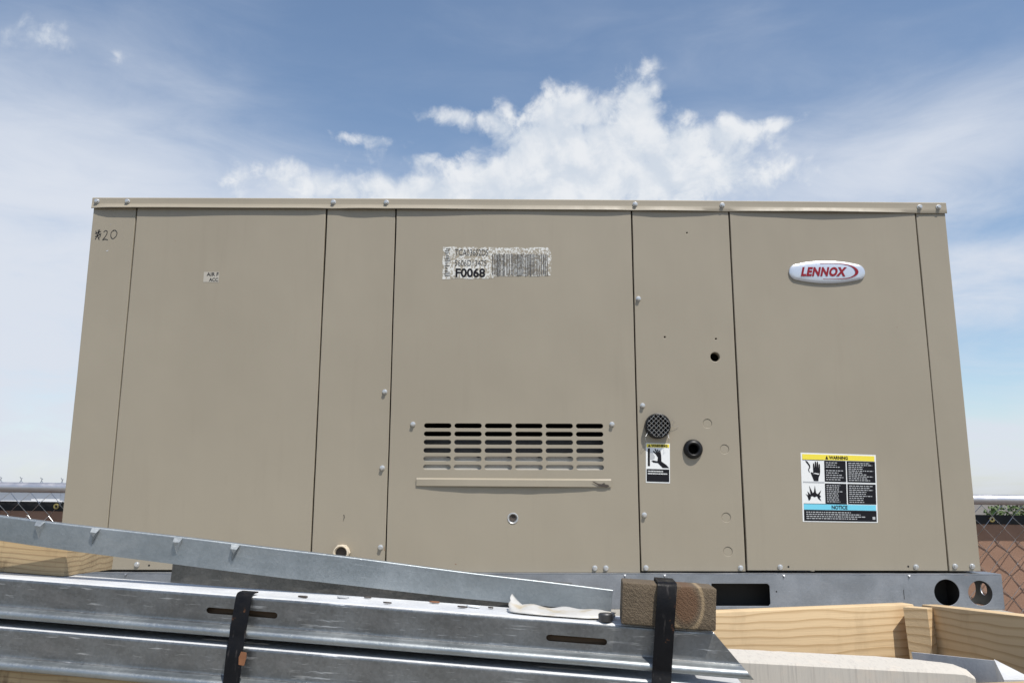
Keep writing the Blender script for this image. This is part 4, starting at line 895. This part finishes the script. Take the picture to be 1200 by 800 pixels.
# ================================================================== FENCE AND WINDSCREEN
FY = 1.36
fence = empty('chain_link_fence', (1.0, FY, 0)); tag(fence, 'galvanised chain link fence with a round top rail behind the unit', 'fence')
def frz(x): return 1.2545 - 0.0102 * x                 # rail height along x
tube('top_rail', [(-3.4, FY - 0.012, frz(-3.4)), (-1, FY - 0.012, frz(-1)), (1, FY - 0.012, frz(1)), (3, FY - 0.012, frz(3)), (5.2, FY - 0.012, frz(5.2))], 0.0195, PIPE, fence, 20)
for x in (-2.6, 0.4, 4.6): tube('fence_post', [(x, FY + 0.085, 0), (x, FY + 0.085, frz(x) - 0.03), (x, FY + 0.075, frz(x) - 0.005)], 0.024, PIPE, fence, 16)
V, F = [], []; p = 0.0402; hz = 0.044; k = 0; x = -3.2
while x < 5.0:
    topz = 1.2775 - 0.0225 * (x + 0.85) + 0.012; pts = []; nseg = 17 if -0.3 < x < 2.55 else 27
    for q in range(nseg):
        side = 1 if (q + k) % 2 else -1; z = topz - q * hz
        pts.append((x + side * (p / 2 + 0.0015), FY + 0.012 + 0.0028 * (1 if q % 2 else -1), z))
    tip = pts[0]
    if (k % 2) == 1: pts = [(tip[0] - 0.006, tip[1] - 0.002, tip[2] + 0.013), (tip[0] - 0.002, tip[1], tip[2] + 0.006)] + pts
    else: pts = [(tip[0] + 0.004, tip[1] + 0.002, tip[2] + 0.010)] + pts
    tube_into(V, F, pts, 0.00165, 5); x += p; k += 1
o = mesh('chain_mesh', V, F, WIRE, fence, 60); o['kind'] = 'stuff'
scr = empty('windscreen', (1.0, FY + 0.045, 0)); tag(scr, 'brown fabric windscreen with a black grommeted hem tied behind the fence', 'windscreen')
def swz(x): return 1.1995 - 0.0115 * x
def sheet(name, x0, x1, nx, nz, ztop, zbot, yoff, mat, par):
    V, F = [], []
    for i in range(nx + 1):
        for j in range(nz + 1):
            x = x0 + (x1 - x0) * i / nx; z = ztop(x) + (zbot(x) - ztop(x)) * j / nz
            V.append((x, FY + yoff + 0.010 * noise.noise((x * 1.3, z * 0.8, 0.4)) + 0.003 * noise.noise((x * 5, z * 4, 2)), z))
    for i in range(nx):
        for j in range(nz): a = i * (nz + 1) + j; F.append((a, a + 1, a + nz + 2, a + nz + 1))
    return mesh(name, V, F, mat, par, 60)
sheet('fabric', -3.3, 5.0, 90, 14, lambda x: swz(x) - 0.034, lambda x: 0.02, 0.040, SCREEN, scr)
sheet('hem', -3.3, 5.0, 90, 2, lambda x: swz(x), lambda x: swz(x) - 0.036, 0.0375, BLACK, scr)
gx = -3.15
for gx in [-2.3, -1.53, -0.757, 0.48, 1.25, 2.02, 2.939, 3.71]:
    z = swz(gx) - 0.0175; y = FY + 0.034 + 0.010 * noise.noise((gx * 1.3, z * 0.8, 0.4)) + 0.003 * noise.noise((gx * 5, z * 4, 2))
    bm_mesh('grommet', lathe([(0.0045, 0.004), (0.0045, -0.001), (0.007, -0.0022), (0.0108, -0.001), (0.0112, 0.003)], 18), BRASS, scr, 50, (gx, y, z))

# ================================================================== VEGETATION AND FAR SHED
def leaf_cloud(name, parent, centre, rx, ry, rz, count, size, mat, seed, clumps=26):
    r = random.Random(seed); V, F = [], []; cl = []
    for _ in range(clumps):
        while True:
            u = Vector((r.uniform(-1, 1), r.uniform(-1, 1), r.uniform(-1, 1)))
            if 0.25 < u.length < 0.9: break
        cl.append((u, r.uniform(0.16, 0.34)))
    for _ in range(count):
        u, s = r.choice(cl); q = u + Vector((r.gauss(0, s), r.gauss(0, s), r.gauss(0, s))) * 0.8
        if q.length > 1.08: continue
        c = Vector(centre) + Vector((q.x * rx, q.y * ry, q.z * rz)); a = Vector((r.gauss(0, 1), r.gauss(0, 1), r.gauss(0, 1))).normalized(); b = a.orthogonal().normalized(); b.rotate(Matrix.Rotation(r.uniform(0, 6.28), 3, a)); w = a.cross(b)
        L = size * r.uniform(0.7, 1.3); i = len(V); V += [c, c + b * L * 0.5 + w * L * 0.22, c + b * L, c + b * L * 0.5 - w * L * 0.22]; F.append((i, i + 1, i + 2, i + 3))
    return mesh(name, V, F, mat, parent)
tree = empty('small_tree', (-1.52, 6.0, 0)); tag(tree, 'small green tree standing beyond the fence, half hidden by the unit', 'tree')
V, F = [], []
tube_into(V, F, [(-1.52, 6, 0), (-1.50, 6.02, 0.7), (-1.55, 6, 1.4), (-1.51, 5.98, 2.3), (-1.47, 6, 3.0)], [0.09, 0.075, 0.06, 0.04, 0.012], 8)
for k in range(11):
    z = 0.9 + k * 0.17; a = k * 2.4; L = 0.95 - 0.04 * k; s = Vector((-1.52, 6, z)); e = s + Vector((math.cos(a) * L, math.sin(a) * L, 0.35)); tube_into(V, F, [s, s.lerp(e, 0.5) + Vector((0, 0, -0.03)), e], [0.03, 0.018, 0.006], 6)
mesh('trunk', V, F, BARK, tree, 60)
leaf_cloud('crown', tree, (-1.55, 6, 1.95), 1.02, 1.0, 0.95, 5200, 0.085, LEAF, 4, 46)
for k, (x, y, rz, s) in enumerate([(9.1, 14.5, 0.60, 3), (10.05, 15.5, 0.56, 5), (10.75, 14.2, 0.58, 8), (11.6, 15.0, 0.66, 12), (12.9, 14.6, 0.62, 15), (-10.6, 17.0, 0.50, 21), (-13.5, 18.0, 0.5, 27)]):
    labs = ['dusty green shrub beyond the fence, next to the hidden corner of the unit', 'olive shrub beyond the fence between two darker shrubs', 'dark green shrub beyond the fence above the brass grommet', 'taller dusty shrub beyond the fence that tops the rail', 'spreading dusty shrub at the outer end of the shrub row', 'low shrub in the yard between fence and white shed', 'lone low shrub far along the fence by the white shed']
    e = empty('shrub', (x, y, 0)); tag(e, labs[k], 'shrub', 'shrubs beyond the fence')
    V, F = [], []; r = random.Random(s)
    for q in range(6): a = r.uniform(0, 6.28); tube_into(V, F, [(x, y, 0), (x + 0.25 * math.cos(a), y + 0.25 * math.sin(a), 0.45), (x + 0.5 * math.cos(a), y + 0.5 * math.sin(a), 0.9)], [0.02, 0.014, 0.005], 5)
    mesh('stem', V, F, BARK, e); leaf_cloud('foliage', e, (x, y, 0.60), 0.66, 0.6, rz * 1.05, 3600, 0.085, LEAF_D if k % 2 else LEAF, s, 24)
shed = empty('warehouse', (-70, 120, 0)); tag(shed, 'long low white warehouse far beyond the fence', 'building')
box('wall', (-92, 118, 0), (-46, 132, 2.75), SHED, shed); mesh('roof', [(-92.6, 117.2, 2.76), (-45.4, 117.2, 2.76), (-45.4, 132.8, 2.76), (-92.6, 132.8, 2.76), (-92.6, 125, 3.05), (-45.4, 125, 3.05)], [(0, 1, 5, 4), (2, 3, 4, 5), (0, 4, 3), (1, 2, 5), (0, 3, 2, 1)], SHED, shed)
for k in range(4): box('roller_door', (-88 + k * 11, 117.9, 0), (-84 + k * 11, 117.99, 2.2), SHED, shed)
